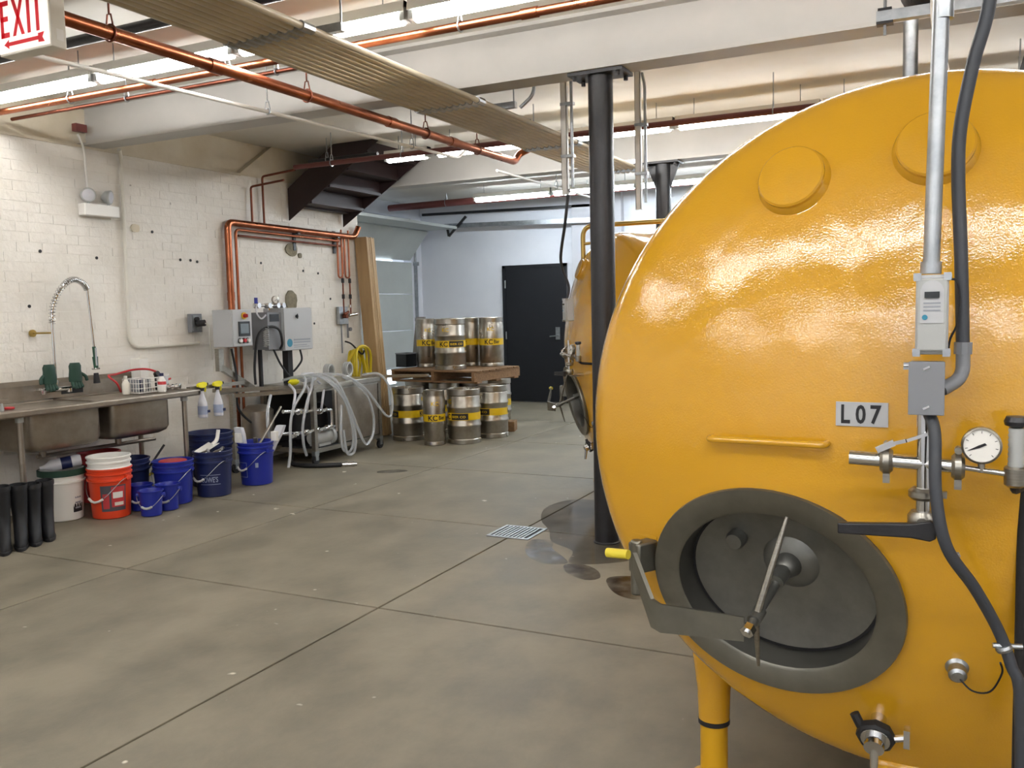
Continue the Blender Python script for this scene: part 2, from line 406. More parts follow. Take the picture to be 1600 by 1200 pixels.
# black steel door
d2 = struct('door_2', MB().span((-6.30, BY-.05, 0), (-6.245, BY, 2.14)).span((-5.265, BY-.05, 0), (-5.21, BY, 2.14)).span((-6.30, BY-.05, 2.09), (-5.21, BY, 2.14)), 'doorblack')
obj('leaf', MB().span((-6.245, BY-.04, .015), (-5.265, BY, 2.09)), 'doorblack', d2)
obj('lever_handle', MB().span((-5.40, BY-.055, .98), (-5.33, BY-.04, 1.17)).cyl((-5.365, BY-.055, 1.04), (-5.365, BY-.10, 1.04), .012).cyl((-5.36, BY-.1, 1.04), (-5.48, BY-.1, 1.03), .01), 'galv', d2)
for z in (.35, 1.05, 1.85): obj('hinge', MB().cyl((-6.25, BY-.052, z-.06), (-6.25, BY-.052, z+.06), .012), 'galv', d2)

# ---------------------------------------------------------------- strip lights
def strip_light(x0, x1, y, z, label, tube='lamp'):
    t = thing('strip_light', label, 'light', ((x0+x1)/2, y, z), 0, 'strip lights under the ceiling')
    L = (x1-x0)/2-.012
    obj('housing', MB().prism([(-.05, .006), (-.045, .006), (-.03, .03), (.03, .03), (.045, .006), (.05, .006), (.036, .064), (-.036, .064)], 'x', -L, L), 'white', t)
    obj('lamp_tube', MB().cyl((-L+.03, 0, -.012), (L-.03, 0, -.012), .038, n=12), tube, t)
    for s in (-1, 1):
        obj('end_cap', MB().span((s*L, -.036, -.036), (s*(L-.03), .036, .064)), 'plasticgrey', t)
        obj('hanger', MB().cyl((s*(L-.15), 0, .062), (s*(L-.15), 0, CZ-z), .004, n=6), 'galv', t)
    return t
P1 = 1.175
ordn = ['first', 'second', 'third', 'fourth', 'fifth', 'sixth', 'seventh', 'eighth', 'ninth']
def lamp_row(xs, y, z, where, tube='lamp'):
    for i, (a, b) in enumerate(xs):
        strip_light(a, b, y, z, f'lit strip light, {ordn[i]} from left in the row {where}', tube)
lamp_row([(-6.05+P1*i, -6.05+P1*(i+1)) for i in range(8)], 4.0, 2.985, 'before the white beam')
lamp_row([(-5.02, -4.5)]+[(-4.44+P1*i, -4.44+P1*(i+1)) for i in range(6)], 7.42, 2.97, 'between the two beams')
lamp_row([(-5.9+P1*i, -5.9+P1*(i+1)) for i in range(7)], 10.85, 2.985, 'nearest the black door', 'coollamp')
lamp_row([(-5.4+P1*i, -5.4+P1*(i+1)) for i in range(8)], .32, 2.985, 'overhead by the tank')
lamp_row([(-5.4+P1*i, -5.4+P1*(i+1)) for i in range(8)], -2.4, 2.985, 'by the front wall')

# ---------------------------------------------------------------- black posts
def post(x, y, ztop, label, haunch=False):
    t = thing('steel_post', label, 'post', (x, y, 0), 0)
    obj('shaft', MB().cyl((0, 0, 0), (0, 0, ztop-.02), .074, n=28), 'black', t)
    obj('cap_plate', MB().span((-.17, -.1, ztop-.02), (.17, .1, ztop)), 'black', t)
    obj('base_ring', MB().lathe([(.074, 0), (.082, 0), (.082, .006), (.074, .012)], n=28, cap=False), 'black', t)
    for sx in (-1, 1):
        for sy in (-1, 1):
            obj('bolt', MB().cyl((sx*.135, sy*.07, ztop-.045), (sx*.135, sy*.07, ztop-.018), .014, n=6), 'black', t)
    if haunch:
        for s in (-1, 1):
            obj('gusset', MB().prism([(s*.07, ztop-.02), (s*.165, ztop-.02), (s*.13, ztop-.10), (s*.07, ztop-.26)], 'y', -.012, .012), 'black', t)
    return t
post(-1.88, 5.07, 2.84, 'round black steel post rising from the wet floor beside the large tank')
post(-2.5, 8.45, 2.84, 'black steel post with bracket gussets behind the farther yellow tank', True)
# ---------------------------------------------------------------- yellow horizontal tanks
TR, TC, TK = .90, 1.8, .12
BC = -math.sqrt((TC-TK)**2-(TR-TK)**2); RJ = (TR-TK)*TC/(TC-TK)
def bulge(r): return BC+math.sqrt(TC*TC-r*r) if r <= RJ else math.sqrt(max(TK*TK-(r-(TR-TK))**2, 0))
TZ, TL = 1.112, 2.2
def dome(x, z):           # point and outward normal on the tank's head, local frame
    r = math.hypot(x, z-TZ); p = Vector((x, -bulge(r), z))
    n = (p-Vector((0, -BC, TZ))).normalized() if r <= RJ else (p - Vector((x/r*(TR-TK), 0, TZ+(z-TZ)/r*(TR-TK)))).normalized()
    return p, n
def tank(label, loc, rotz):
    t = thing('lagering_tank', label, 'tank', loc, rotz)
    prof = [(0, bulge(0))]+[(r, bulge(r)) for r in [RJ*i/30 for i in range(1, 31)]]
    a0 = math.asin((RJ-(TR-TK))/TK)
    prof += [(TR-TK+TK*math.sin(a), TK*math.cos(a)) for a in [a0+(PI/2-a0)*i/10 for i in range(1, 11)]]
    n = Vector((-.2, -1, -.24)).normalized()
    e1 = Vector((0, 0, 1)).cross(n); e1 = -e1 if e1.x < 0 else e1; e1.normalize()
    e2 = e1.cross(n); e2 = -e2 if e2.z < 0 else e2
    C = Vector((-.329, -.225, .71)) + e1*-.021 + e2*.007
    hm = MB().lathe(prof, (0, 0, TZ), (0, -1, 0), n=120, cap=False)
    hv = [Vector(v) for v in hm.v]          # opening for the manway throat
    hm.f = [f for f in hm.f if any((((hv[i]-C).dot(e1)/.318)**2 + ((hv[i]-C).dot(e2)/.274)**2) > 1 for i in f) or hv[f[0]].y > .02]
    hm.m = [0]*len(hm.f)
    obj('head', hm, 'yellow', t, sharp=80)
    sh = MB().lathe([(TR-.001, .0), (TR-.001, TL)], (0, 0, TZ), (0, 1, 0), n=120, cap=False)
    sh.lathe([(TR-.001, TL), (TR*.9, TL+.14), (TR*.6, TL+.26), (0, TL+.31)], (0, 0, TZ), (0, 1, 0), n=80, cap=False)
    obj('shell', sh, 'yellow', t, sharp=80)
    for y in (.10, TL-.15):
        for sx in (-1, 1):
            x = sx*.575
            zt = TZ-math.sqrt(TR*TR-x*x)
            lg = MB().lathe([(.075, zt+.10), (.066, zt), (.05, zt-.13), (.047, zt-.22)], (x, y, 0), n=24)
            l = obj('leg', lg, 'yellow', t)
            obj('pole', MB().cyl((x, y, 0.012), (x, y, zt-.2), .041, n=20), 'yellow2', l)
            obj('band', MB().lathe([(.0475, zt-.222), (.0475, zt-.235)], (x, y, 0), n=24), 'blackmatte', l)
            obj('foot_pad', MB().cyl((x, y, 0), (x, y, .014), .07, n=24), 'yellow2', l)
    obj('support_foot', MB().span((-.115, -.10, 0), (.10, .20, .262)), 'yellow', t, bev=.012)
    for bx, bz, br in ((-.307, 1.754, .082), (.012, 1.799, .085)):
        p, n = dome(bx, bz)
        obj('boss', MB().lathe([(br+.014, -.02), (br+.006, .008), (br, .016), (br, .026), (br-.004, .030), (0, .032)], p, n, n=48), 'yellow', t)
    # handle bar welded to the head
    a, an = dome(-.491, 1.112); b, bn = dome(-.208, 1.117)
    obj('handle_bar', MB().tube(corner([a-an*.01, a+an*.032, b+bn*.032, b-bn*.01], .018), .0085, 12), 'yellow', t)
    p, n = dome(-.72, .80)
    obj('weld_strip', MB().bar(p+n*.001+Vector((-.035, .02, .012)), p+n*.001+Vector((.05, -.02, .008)), .008, .008), 'yellow', t)
    # manway: oval flange, throat, inner door with spindle, cross bar and hinge strap
    n = Vector((-.2, -1, -.24)).normalized()
    e1 = Vector((0, 0, 1)).cross(n); e1 = -e1 if e1.x < 0 else e1; e1.normalize()
    e2 = e1.cross(n); e2 = -e2 if e2.z < 0 else e2
    C = Vector((-.329, -.225, .71)) + e1*-.021 + e2*.007
    def oval(a, b, h, k=72, tw=0): return [C + n*h + e1*a*math.cos(2*PI*i/k) + e2*b*math.sin(2*PI*i/k) for i in range(k)]
    mw = obj('manway', MB().rings([oval(.322, .278, -.16), oval(.322, .278, -.012), oval(.329, .286, 0.0), oval(.327, .284, .008),
        oval(.266, .224, .006), oval(.258, .217, 0)], cap=False), 'ringsteel', t, sharp=40)
    obj('throat', MB().rings([oval(.258, .217, 0), oval(.2555, .2145, -.012), oval(.2525, .2115, -.085)], cap=False), 'throat', mw)
    obj('weld_collar', MB().rings([oval(.362, .318, -.10), oval(.344, .30, -.045), oval(.33, .287, -.02)], cap=False), 'yellow', mw)
    dr = obj('manway_door', MB().rings([oval(.252, .211, -.110), oval(.25, .209, -.082), oval(.245, .204, -.076), oval(.238, .197, -.078), oval(.18, .15, -.092), oval(.09, .08, -.099), oval(.001, .001, -.1)], cap=False), 'darksteel', t, sharp=50)
    q = C + e1*-.118 + e2*.092
    obj('plug', MB().lathe([(.026, -.10), (.026, -.07), (.021, -.06), (0, -.058)], q, n, n=24), 'darksteel', dr)
    obj('seat_gap', MB().rings([oval(.2535, .2125, -.0755), oval(.2445, .2035, -.0752)], cap=False), 'blackmatte', dr)
    H0 = C + e1*.02 + e2*.04
    obj('hub_dish', MB().lathe([(.075, -.0985), (.06, -.086), (.035, -.078), (.026, -.05), (.018, -.042)], H0, n, n=28), 'darksteel', dr)
    kn = Vector((-.373, -.40, .672))
    d = (kn-H0+n*.05).normalized()
    sp = MB().cyl(H0-n*.06, kn, .011, n=14).cyl(H0-n*.04, H0-n*.02+d*.03, .02, n=14)
    sp.cyl(kn-d*.075, kn-d*.035, .017, n=12)
    obj('spindle', sp, 'darksteel', t)
    obj('nut', MB().cyl(kn-d*.012, kn+d*.008, .017, n=6).cyl(kn+d*.008, kn+d*.014, .009, n=12), 'chrome', t)
    jc = kn-d*.05
    tp, bt = Vector((-.297, -.312, .935)), Vector((-.365, -.312, .553))
    obj('cross_bar', MB().tube([tp, tp*.75+jc*.25, jc], [.004, .0075, .009], 10).tube([jc, jc*.4+bt*.6, bt], [.008, .006, .004], 10), 'steel', t)
    g = Vector((-.685, -.285, .765))
    hs = obj('hinge_strap', MB().rings([[Vector(p)+Vector((0, 0, dz))+o for dz, o in ((-hh, Vector((0, 0, 0))), (hh, Vector((0, 0, 0))), (hh, of), (-hh, of))]
        for p, hh, of in (((-.693, -.30, .775), .028, Vector((.01, .004, 0))), ((-.628, -.355, .665), .037, Vector((.008, .007, 0))), ((-.60, -.365, .658), .037, Vector((0, .008, 0))), ((-.385, -.388, .668), .03, Vector((0, .008, 0))))]), 'ringsteel', t)
    p, nn = dome(-.69, .765)
    obj('hinge_block', MB().box(p+nn*.03, (.045, .09, .085), Matrix.Rotation(-.5, 3, 'Z')).cyl(p+nn*.06+Vector((-.005, 0, -.10)), p+nn*.06+Vector((-.005, 0, .055)), .017, n=16), 'ringsteel', t, bev=.006)
    obj('hinge_pull', MB().cyl((-.775, -.27, .787), (-.71, -.285, .792), .013, n=14), 'lug', t, label='yellow grip beside the manway hinge')
    # drain valve low on the head
    p, nn = dome(-.095, .405)
    dv = MB().cyl(p-nn*.02, p+nn*.07, .019, n=16).lathe([(.034, .05), (.038, .056), (.038, .068), (.034, .074)], p, nn, n=20)
    dv.cyl(p+nn*.07, p+nn*.10, .024, n=16).cyl(p+nn*.062+Vector((.03, 0, 0)), p+nn*.062+Vector((.075, 0, .012)), .009, n=8)
    dv.box(p+nn*.062+Vector((.07, 0, .012)), (.014, .03, .045)).cyl(p+nn*.085, p+nn*.085+Vector((0, -.01, -.085)), .012, .008, n=12)
    obj('drain_valve', dv, 'chrome', t)
    obj('clamp', MB().lathe([(.042, 0), (.046, .006), (.046, .022), (.04, .028)], p+nn*.045, nn, n=8).cyl(p+nn*.06+Vector((-.035, 0, .02)), p+nn*.06+Vector((-.05, 0, .05)), .012, n=8), 'blackmatte', t)
    # thermowell
    p, nn = dome(.077, .59)
    obj('thermowell', MB().lathe([(.03, -.01), (.024, .004), (.02, .008), (.02, .03), (.014, .036), (0, .037)], p, nn, n=20), 'galv', t)
    obj('sensor_lead', MB().tube(cr([p+nn*.03, p+Vector((.03, -.05, -.03)), p+Vector((.065, -.09, -.01)), p+Vector((.085, -.13, .05)), p+Vector((.08, -.16, .085))], 6), .0022, 6), 'blackmatte', t)
    # pressure manifold standing off the head
    my, mz = -.415, 1.096
    mf = MB().cyl((-.147, my, 1.106), (.07, my, 1.098), .0155, n=20).cyl((.07, my, 1.098), (.175, my, 1.086), .0065, n=12)
    mf.cyl((.003, my, 1.215), (.003, my, .99), .0155, n=20).tube(corner([(.003, my, 1.0), (.003, my, .955), (.003, -.27, .95)], .03), .0155, 14)
    obj('manifold', mf, 'chrome', t)
    for x, zz_ in ((-.071, 1.103), (.069, 1.098)):
        obj('clamp', MB().lathe([(.022, -.013), (.029, -.006), (.029, .006), (.022, .013)], (x, my, zz_), (1, 0, 0), n=24).box((x, my, zz_-.037), (.014, .012, .024)).cyl((x, my-.012, zz_+.035), (x, my+.012, zz_+.035), .008, n=10), 'steel', t)
    obj('clamp', MB().lathe([(.022, -.013), (.03, -.006), (.03, .006), (.022, .013)], (.003, my, 1.035), n=24).box((.036, my, 1.035), (.026, .012, .014)), 'steel', t)
    obj('valve_lever', MB().bar((-.071, my-.01, 1.139), (-.03, my-.02, 1.152), .018, .008).bar((-.03, my-.02, 1.152), (.01, my-.02, 1.168), .014, .007).bar((-.09, my-.01, 1.128), (-.055, my-.01, 1.146), .024, .014), 'chrome', t)
    obj('butterfly_valve', MB().lathe([(.024, -.022), (.031, -.012), (.031, .012), (.024, .022)], (.003, my, .975), n=24).cyl((.003, my-.035, .975), (.003, my+.02, .975), .013, n=12), 'steel', t)
    obj('black_handle', MB().rings([[(x, my-.04-o, z+s*h) for s, o in ((-1, 0), (1, 0), (1, .018), (-1, .018))] for x, z, h in ((-.165, .957, .012), (-.10, .960, .0135), (-.02, .964, .0155), (.018, .966, .022), (.03, .967, .016))]), 'black', t, bev=.003)
    gz = 1.148
    gg = obj('pressure_gauge', MB().lathe([(.032, 0), (.038, .004), (.038, .024), (.034, .027), (.034, .022), (0, .022)], (.111, my-.006, gz), (0, -1, 0), n=36).cyl((.112, my, gz-.03), (.113, my, 1.088), .007, n=12), 'steel', t)
    obj('dial', MB().cyl((.111, my-.0285, gz), (.111, my-.0295, gz), .0335, n=36), 'white', gg)
    fc = MB()
    for i in range(9):
        a = R(225-270*i/8); u = Vector((math.cos(a), 0, math.sin(a))); c = Vector((.111, my-.0297, gz))
        fc.bar(c+u*.026, c+u*.031, .0012, .0006, (0, 1, 0))
    obj('dial_ticks', fc, 'printblack', gg)
    c = Vector((.111, my-.031, gz))
    obj('needle', MB().add([c+Vector((-.028, 0, -.012)), c+Vector((-.004, -.0004, -.0045)), c+Vector((.010, 0, .0025)), c+Vector((.006, 0, .0065)), c+Vector((-.006, -.0004, .001))], [(0, 1, 2, 3, 4)]), 'printblack', gg)
    sg = MB().lathe([(.012, -.04), (.021, -.034), (.022, 0), (.019, .004)], (.175, my, 1.10), n=24)
    obj('sight_cup', sg, 'steel', t)
    obj('sight_glass', MB().lathe([(.014+.0015*(i % 2), .004+.005*i) for i in range(17)], (.175, my, 1.10), n=20), 'plasticgrey', t)
    obj('knob', MB().lathe([(.01, .085), (.022, .09), (.024, .098), (.02, .108), (0, .11)], (.175, my, 1.10), n=20), 'black', t)
    obj('level_tube', MB().cyl((.20, my+.125, 1.06), (.202, my+.125, .25), .0125, n=14).tube(corner([(.175, my, 1.07), (.175, my+.02, 1.05), (.20, my+.125, 1.04)], .02), .009, 8), 'foam', t)
    return t
T1 = (-.045, 2.485, 0)
tk = tank('large yellow lagering tank with grey oval manway and plate marked L07', T1, 0)
copy_tree(tk, (-2.25, 6.40, 0), R(-45), 'farther yellow lagering tank seen side on behind the black post')
# number plate of the near tank only
p, n = dome(-.131, 1.19)
ex = Vector((1, 0, 0)); ex = (ex-n*ex.dot(n)).normalized(); ez = n.cross(ex); ez = -ez if ez.z < 0 else ez
pl = obj('number_plate', MB().box(p+n*.002, (.114, .004, .056), Matrix((ex, -n, ez)).transposed()), 'plate', tk, label='pale grey plate with black characters L07')
for s, x0, wd in (('L', -.045, .020), ('0', -.013, .022), ('7', .019, .024)):
    obj('character', letters(MB(), s, p+n*.004+ex*x0-ez*.022, ex, ez, wd, .044, .0012, .025), 'printblack', pl)

# ---------------------------------------------------------------- conduits and control boxes in front of the tanks
def controller(loc, rotz, label):
    t = thing('temperature_controller', label, 'controller', loc, rotz)
    obj('enclosure', MB().box((0, .03, 0), (.062, .06, .165)), 'enclosure', t, bev=.006)
    obj('cover', MB().box((0, -.004, 0), (.058, .012, .15)), 'plasticgrey', t, bev=.004)
    fp = obj('faceplate', MB().box((0, -.0105, .018), (.044, .003, .07)).cyl((0, -.007, .05), (0, -.0105, .05), .021, n=24), 'enclosure', t)
    obj('display', MB().box((0, -.0135, .041), (.028, .006, .013)), 'screen', fp)
    k = MB()
    for i in range(3): k.box((0, -.0122, .024-.0075*i), (.032, .0012, .0035))
    obj('print_line', k, 'printgrey', fp)
    obj('print_mark', MB().cyl((-.013, -.0115, -.005), (-.013, -.0132, -.005), .0055, n=14), 'teal', fp)
    for sx in (-1, 1):
        for z in (-.078, .078):
            obj('latch', MB().box((sx*.028, .0, z), (.014, .02, .016)).cyl((sx*.036, .004, z), (sx*.026, .004, z), .006, n=8), 'galv', t)
    return t
X1, Y1 = T1[0], T1[1]
controller((X1+.0145, Y1-.465, 1.42), 0, 'grey temperature controller with small screen in front of the large tank')
def jbox(loc, rotz, label):
    t = thing('junction_box', label, 'box', loc, rotz)
    obj('enclosure', MB().box((0, .03, 0), (.066, .06, .108)), 'boxgrey', t, bev=.003)
    obj('cover', MB().box((0, -.002, 0), (.069, .005, .112)), 'boxgrey', t, bev=.0015)
    for z in (-.04, .043): obj('screw', MB().bar((-.006, -.006, z-.003), (.006, -.006, z+.003), .004, .003, (0, 1, 0)), 'chrome', t)
    obj('ear', MB().box((-.037, .02, .045), (.016, .012, .014)).cyl((-.045, .02, .046), (-.034, .02, .046), .007, n=8), 'galv', t)
    return t
jbox((X1+.0065, Y1-.462, 1.267), 0, 'dark grey junction box under the controller beside the plate marked L07')
t = thing('rigid_conduit', 'thick bare steel conduit rising from the controller to the ceiling', 'conduit', (X1, Y1, 0))
obj('pipe', MB().cyl((.011, -.43, 1.512), (.045, -.43, 3.17), .0165, n=20), 'galv', t)
obj('coupling', MB().cyl((.0265, -.43, 2.02), (.0272, -.43, 2.06), .019, n=20), 'galv', t)
obj('connector', MB().cyl((.0105, -.43, 1.505), (.011, -.43, 1.53), .021, n=12), 'galv', t)
fx = [(.135, -.385, 3.17), (.13, -.385, 2.35), (.112, -.385, 2.07), (.082, -.385, 1.933), (.061, -.385, 1.806), (.059, -.385, 1.70), (.067, -.385, 1.54), (.074, -.39, 1.34)]
t = thing('flexible_conduit', 'grey flexible conduit hanging from the ceiling to the junction box on the large tank', 'conduit', (X1, Y1, 0))
obj('sheath', MB().tube(cr(fx, 8), .0135, 14), 'flexgrey', t)
obj('elbow', MB().tube(corner([(.074, -.39, 1.345), (.075, -.395, 1.285), (.036, -.42, 1.262)], .03), .0145, 12).cyl((.074, -.39, 1.335), (.0745, -.39, 1.36), .018, n=10), 'boxgrey', t)
t = thing('flexible_conduit', 'dark flexible conduit drooping from the junction box across the large tank', 'conduit', (X1, Y1, 0))
obj('sheath', MB().tube(cr([(.012, -.43, 1.21), (.024, -.46, 1.17), (.028, -.485, 1.05), (.05, -.485, .94), (.105, -.43, .842), (.152, -.385, .743), (.178, -.385, .669), (.196, -.385, .60), (.205, -.37, .3)], 8), .0125, 12), 'flexgrey', t)
obj('clamp', MB().lathe([(.016, -.006), (.018, 0), (.016, .006)], (.164, -.385, .705), (-.4, 0, 1), n=16).cyl((.142, -.39, .71), (.198, -.38, .712), .006, n=8), 'galv', t)
obj('tie', MB().lathe([(.0145, -.004), (.0145, .004)], (.062, -.442, .91), (-.4, 0, 1), n=14), 'printgrey', t)
t = tag(obj('sensor_cable', MB().tube(cr([(.035, -.41, 1.49), (.058, -.42, 1.49), (.066, -.42, 1.45), (.062, -.42, 1.40), (.05, -.415, 1.37), (.046, -.41, 1.345)], 6), .0025, 6), 'blackmatte', None, (X1, Y1, 0)), 'thin dark cable looping beside the controller on the large tank', 'cable')
# the farther tank's own box and cables
q = Matrix.Rotation(R(-45), 3, 'Z')
def T2(x, y, z): v = q @ Vector((x, y, 0)); return (v.x-2.25, v.y+6.40, z)
controller(T2(.0, -.44, 1.44), R(-45), 'grey controller box at the edge of the farther tank beside the black door')
c2 = [T2(0, -.42, 1.53), T2(0, -.41, 1.62), (-2.56, 6.02, 1.80), (-2.42, 5.78, 2.05), (-2.36, 5.71, 2.27)]
tag(obj('control_cable', MB().tube(cr(c2, 8), .011, 8), 'flexgrey'), 'grey cable hanging from the white strut to the farther tank', 'cable')
def strut(x, y, z0, z1, label):
    t = thing('hanging_strut', label, 'strut', (x, y, 0))
    c = MB().span((-.021, -.012, z0), (.021, -.008, z1)).span((-.021, -.012, z0), (-.017, .022, z1)).span((.017, -.012, z0), (.021, .022, z1))
    obj('channel', c, 'white', t)
    obj('conduit', MB().tube(corner([(.05, .012, z0+.05), (.05, .012, z1-.12), (.03, .012, z1-.03)], .03), .011, 10), 'galv', t)
    for z in (z0+.25, z0+.6): obj('strap', MB().span((-.024, -.016, z), (.07, .026, z+.02)), 'galv', t)
    return t
strut(-2.38, 5.70, 2.23, CZ, 'white hanging strut with conduit left of the nearer black post')
strut(-2.05, 6.30, 2.16, CZ, 'white hanging strut with conduit between the two black posts')
# painted vent loop over the farther tank
t = thing('vent_pipe', 'beige bent vent pipe looping over the farther tank', 'pipe', (0, 0, 0))
lp = [(-2.62, 6.62, 1.6), (-2.62, 6.62, 2.10), (-1.75, 6.66, 2.10), (-1.75, 6.66, 1.9)]
obj('pipe', MB().tube(corner(lp, .09, 6), .019, 12), 'brass', t)
obj('spout', MB().tube(corner([(-2.62, 6.62, 1.96), (-2.50, 6.62, 1.965), (-2.49, 6.62, 1.88)], .04), .012, 10).cyl((-2.49, 6.62, 1.89), (-2.49, 6.62, 1.86), .018, n=10), 'brass', t)
# ---------------------------------------------------------------- overhead services
t = thing('exit_sign', 'lit exit sign with red letters and double arrow under the ceiling', 'sign', (-3.47, 2.5, 2.57))
obj('case', MB().span((-.165, .004, 0), (.165, .075, .235)), 'offwhite', t, bev=.004)
fc = obj('face', MB().span((-.157, -.002, .008), (.157, .006, .228)), 'signface', t)
def blk(mb, x, z, wd, h, sl=0): return mb.add([(x, -.0035, z), (x+wd, -.0035, z), (x+wd+sl, -.0035, z+h), (x+sl, -.0035, z+h)], [(0, 1, 2, 3)])
z0, h, s = .068, .15, .021
e = MB(); blk(e, -.137, z0, s, h); blk(e, -.137, z0, .056, s); blk(e, -.137, z0+.066, .05, s); blk(e, -.137, z0+h-s, .056, s)
obj('letter', e, 'redink', fc)
e = MB(); blk(e, -.062, z0, s, h, .056); blk(e, -.006, z0, s, h, -.056); obj('letter', e, 'redink', fc)
e = MB(); blk(e, .032, z0, s, h); obj('letter', e, 'redink', fc)
e = MB(); blk(e, .087, z0, s, h); blk(e, .062, z0+h-s, .071, s); obj('letter', e, 'redink', fc)
e = MB(); blk(e, -.095, .032, .195, .016); e.add([(-.122, -.0035, .04), (-.088, -.0035, .02), (-.092, -.0035, .04), (-.088, -.0035, .06)], [(0, 1, 2, 3)])
e.add([(.095, -.0035, .022), (.135, -.0035, .02), (.122, -.0035, .04), (.135, -.0035, .06), (.095, -.0035, .058)], [(0, 1, 2, 3, 4)])
obj('arrow', e, 'redink', fc)
obj('stem', MB().cyl((0, .04, .235), (0, .04, .6), .012, n=10).cyl((0, .04, .585), (0, .04, .6), .05, n=16), 'offwhite', t)
obj('sticker', MB().span((.165, .03, .03), (.1662, .062, .075)), 'white', t)

t = thing('conduit_bank', 'wide bank of parallel tan conduits hung on struts under the ceiling', 'conduit', (-2.875, 0, 2.755))
cs = [(-.225+.05*i) for i in range(10)]
pipe_me = MB().cyl((0, -3.2, 0), (0, 8.28, 0), .017, n=12).mesh('conduit', 'tan')
cpl = MB().cyl((0, -.04, 0), (0, .04, 0), .0245, n=10).mesh('coupling', 'galv')
for x in cs: obj('conduit', pipe_me, None, t, (x, 0, 0))
for y in (3.32, 5.0, 6.62, 8.1):
    for x in cs: obj('coupling', cpl, None, t, (x, y+random.uniform(-.02, .02), 0))
for y in (.2, 3.5, 5.35, 6.9, 8.0):
    obj('strut', MB().span((-.30, y-.02, .021), (.30, y+.02, .06)), 'galv', t)
    for s in (-.285, .285): obj('hanger_rod', MB().cyl((s, y, .02), (s, y, CZ-2.755 if abs(y-8.45) > .2 and abs(y-5.05) > .2 else .085), .005, n=6), 'galv', t)

def clevis(mb, x, y, z, r, top=CZ, ax='y'):
    d = (0, 1, 0) if ax == 'y' else (1, 0, 0)
    mb.torus((x, y, z), r+.006, .005, d, 16, 6)
    mb.cyl((x, y, z+r+.05), (x, y, top), .005, n=6)
    o = Vector((.022, 0, 0)) if ax == 'y' else Vector((0, .022, 0))
    c = Vector((x, y, z+r+.052))
    mb.tube([Vector((x, y, z+r))-o, c-o*.5, c, c+o*.5, Vector((x, y, z+r))+o], .004, 6)
    return mb
def run(name, label, pts, r, m, hang=(), cat='pipe', rad=.05, fit=None, hm='galv'):
    t = thing(name, label, cat, pts[0])
    o = Vector(pts[0]); P = [Vector(p)-o for p in pts]
    obj('pipe', MB().tube(corner(P, rad) if len(P) > 2 else P, r, 14), m, t)
    for h in hang:
        hp = Vector(h); dv = (Vector(pts[-1])-o)
        obj('hanger', clevis(MB(), *(hp-o), r, CZ-o.z, 'y' if abs(dv.y) > abs(dv.x) else 'x'), hm, t)
    if fit:
        for f in fit:
            f0 = Vector(f)-o; dv = (Vector(pts[-1])-o); dv = Vector((0, 1, 0)) if abs(dv.y) > abs(dv.x) else Vector((1, 0, 0))
            obj('fitting', MB().cyl(f0-dv*.045, f0+dv*.045, r+.005, n=14), m, t)
    return t
run('copper_pipe', 'thick copper pipe running along the hall left of the tan conduits', [(-3.49, 2.66, CZ), (-3.49, 2.66, 2.765), (-3.49, 7.2, 2.765), (-3.49, 7.3, 2.85), (-3.40, 7.3, 2.88)], .032, 'copper', [(-3.49, y, 2.765) for y in (2.95, 4.35, 5.7, 6.5)], fit=[(-3.49, y, 2.765) for y in (3.6, 5.25, 6.1)], hm='copperold')
run('copper_pipe', 'bright copper pipe crossing under the ceiling before the white beam', [(-6.2, 4.13, 2.925), (3.2, 4.13, 2.925)], .023, 'copper', [(x, 4.13, 2.925) for x in (-5.3, -3.9, -2.3, -.7)], fit=[(-4.55, 4.13, 2.925), (-3.95, 4.13, 2.925), (-1.9, 4.13, 2.925)])
run('copper_pipe', 'thin dark copper pipe crossing behind the bright copper pipe', [(-6.2, 4.33, 2.93), (-3.0, 4.33, 2.93)], .013, 'copperold', [(x, 4.33, 2.93) for x in (-5.0, -3.7)])
run('steel_conduit', 'slim white conduit slanting from the exit sign towards the far lights', [(-4.15, 2.3, 2.765), (-3.9, 6.9, 2.795), (-3.88, 7.1, 2.93)], .012, 'white', [(-4.02, 4.6, 2.78), (-3.93, 6.2, 2.79)])
run('steel_conduit', 'slim white conduit continuing beyond the far copper elbow', [(-3.95, 7.75, 2.80), (-3.95, 11.0, 2.80)], .012, 'white', [(-3.95, 9.2, 2.80)])
run('sprinkler_pipe', 'dark red sprinkler pipe passing in front of the staircase', [(-5.75, 6.93, 2.885), (3.6, 6.93, 2.885)], .024, 'maroon', [(x, 6.93, 2.885) for x in (-5.3, -4.5, -1.2, 0.4)])
run('sprinkler_pipe', 'thin black pipe just behind the red pipe by the staircase', [(-5.72, 7.12, 2.96), (-4.9, 7.12, 2.96)], .02, 'black', [(-5.5, 7.12, 2.96)])
run('sprinkler_pipe', 'long dark red sprinkler pipe over the lights nearest the black door', [(-7.6, 11.3, 3.02), (4.3, 11.3, 3.05)], .05, 'maroon', [(x, 11.3, 3.03) for x in (-6.6, -4.4, -2.2)])
run('drain_pipe', 'black pipe under the ceiling above the bright copper pipe', [(-6.1, 3.62, 3.06), (3.2, 3.62, 3.06)], .03, 'black', [(x, 3.62, 3.06) for x in (-4.9, -3.3)])
t = thing('pipe_trapeze', 'steel trapeze strut hung on rods above the large tank', 'strut', (0, 3.82, 2.53))
obj('channel', MB().span((-.27, -.02, 0), (1.3, .02, .04)), 'galv', t)
for x in (-.24, 1.25):
    obj('hanger_rod', MB().cyl((x, 0, -.05), (x, 0, CZ-2.55), .006, n=8), 'galv', t)
    obj('washer', MB().box((x, 0, .045), (.05, .045, .010)), 'black', t); obj('washer', MB().box((x, 0, -.005), (.06, .045, .010)), 'black', t)
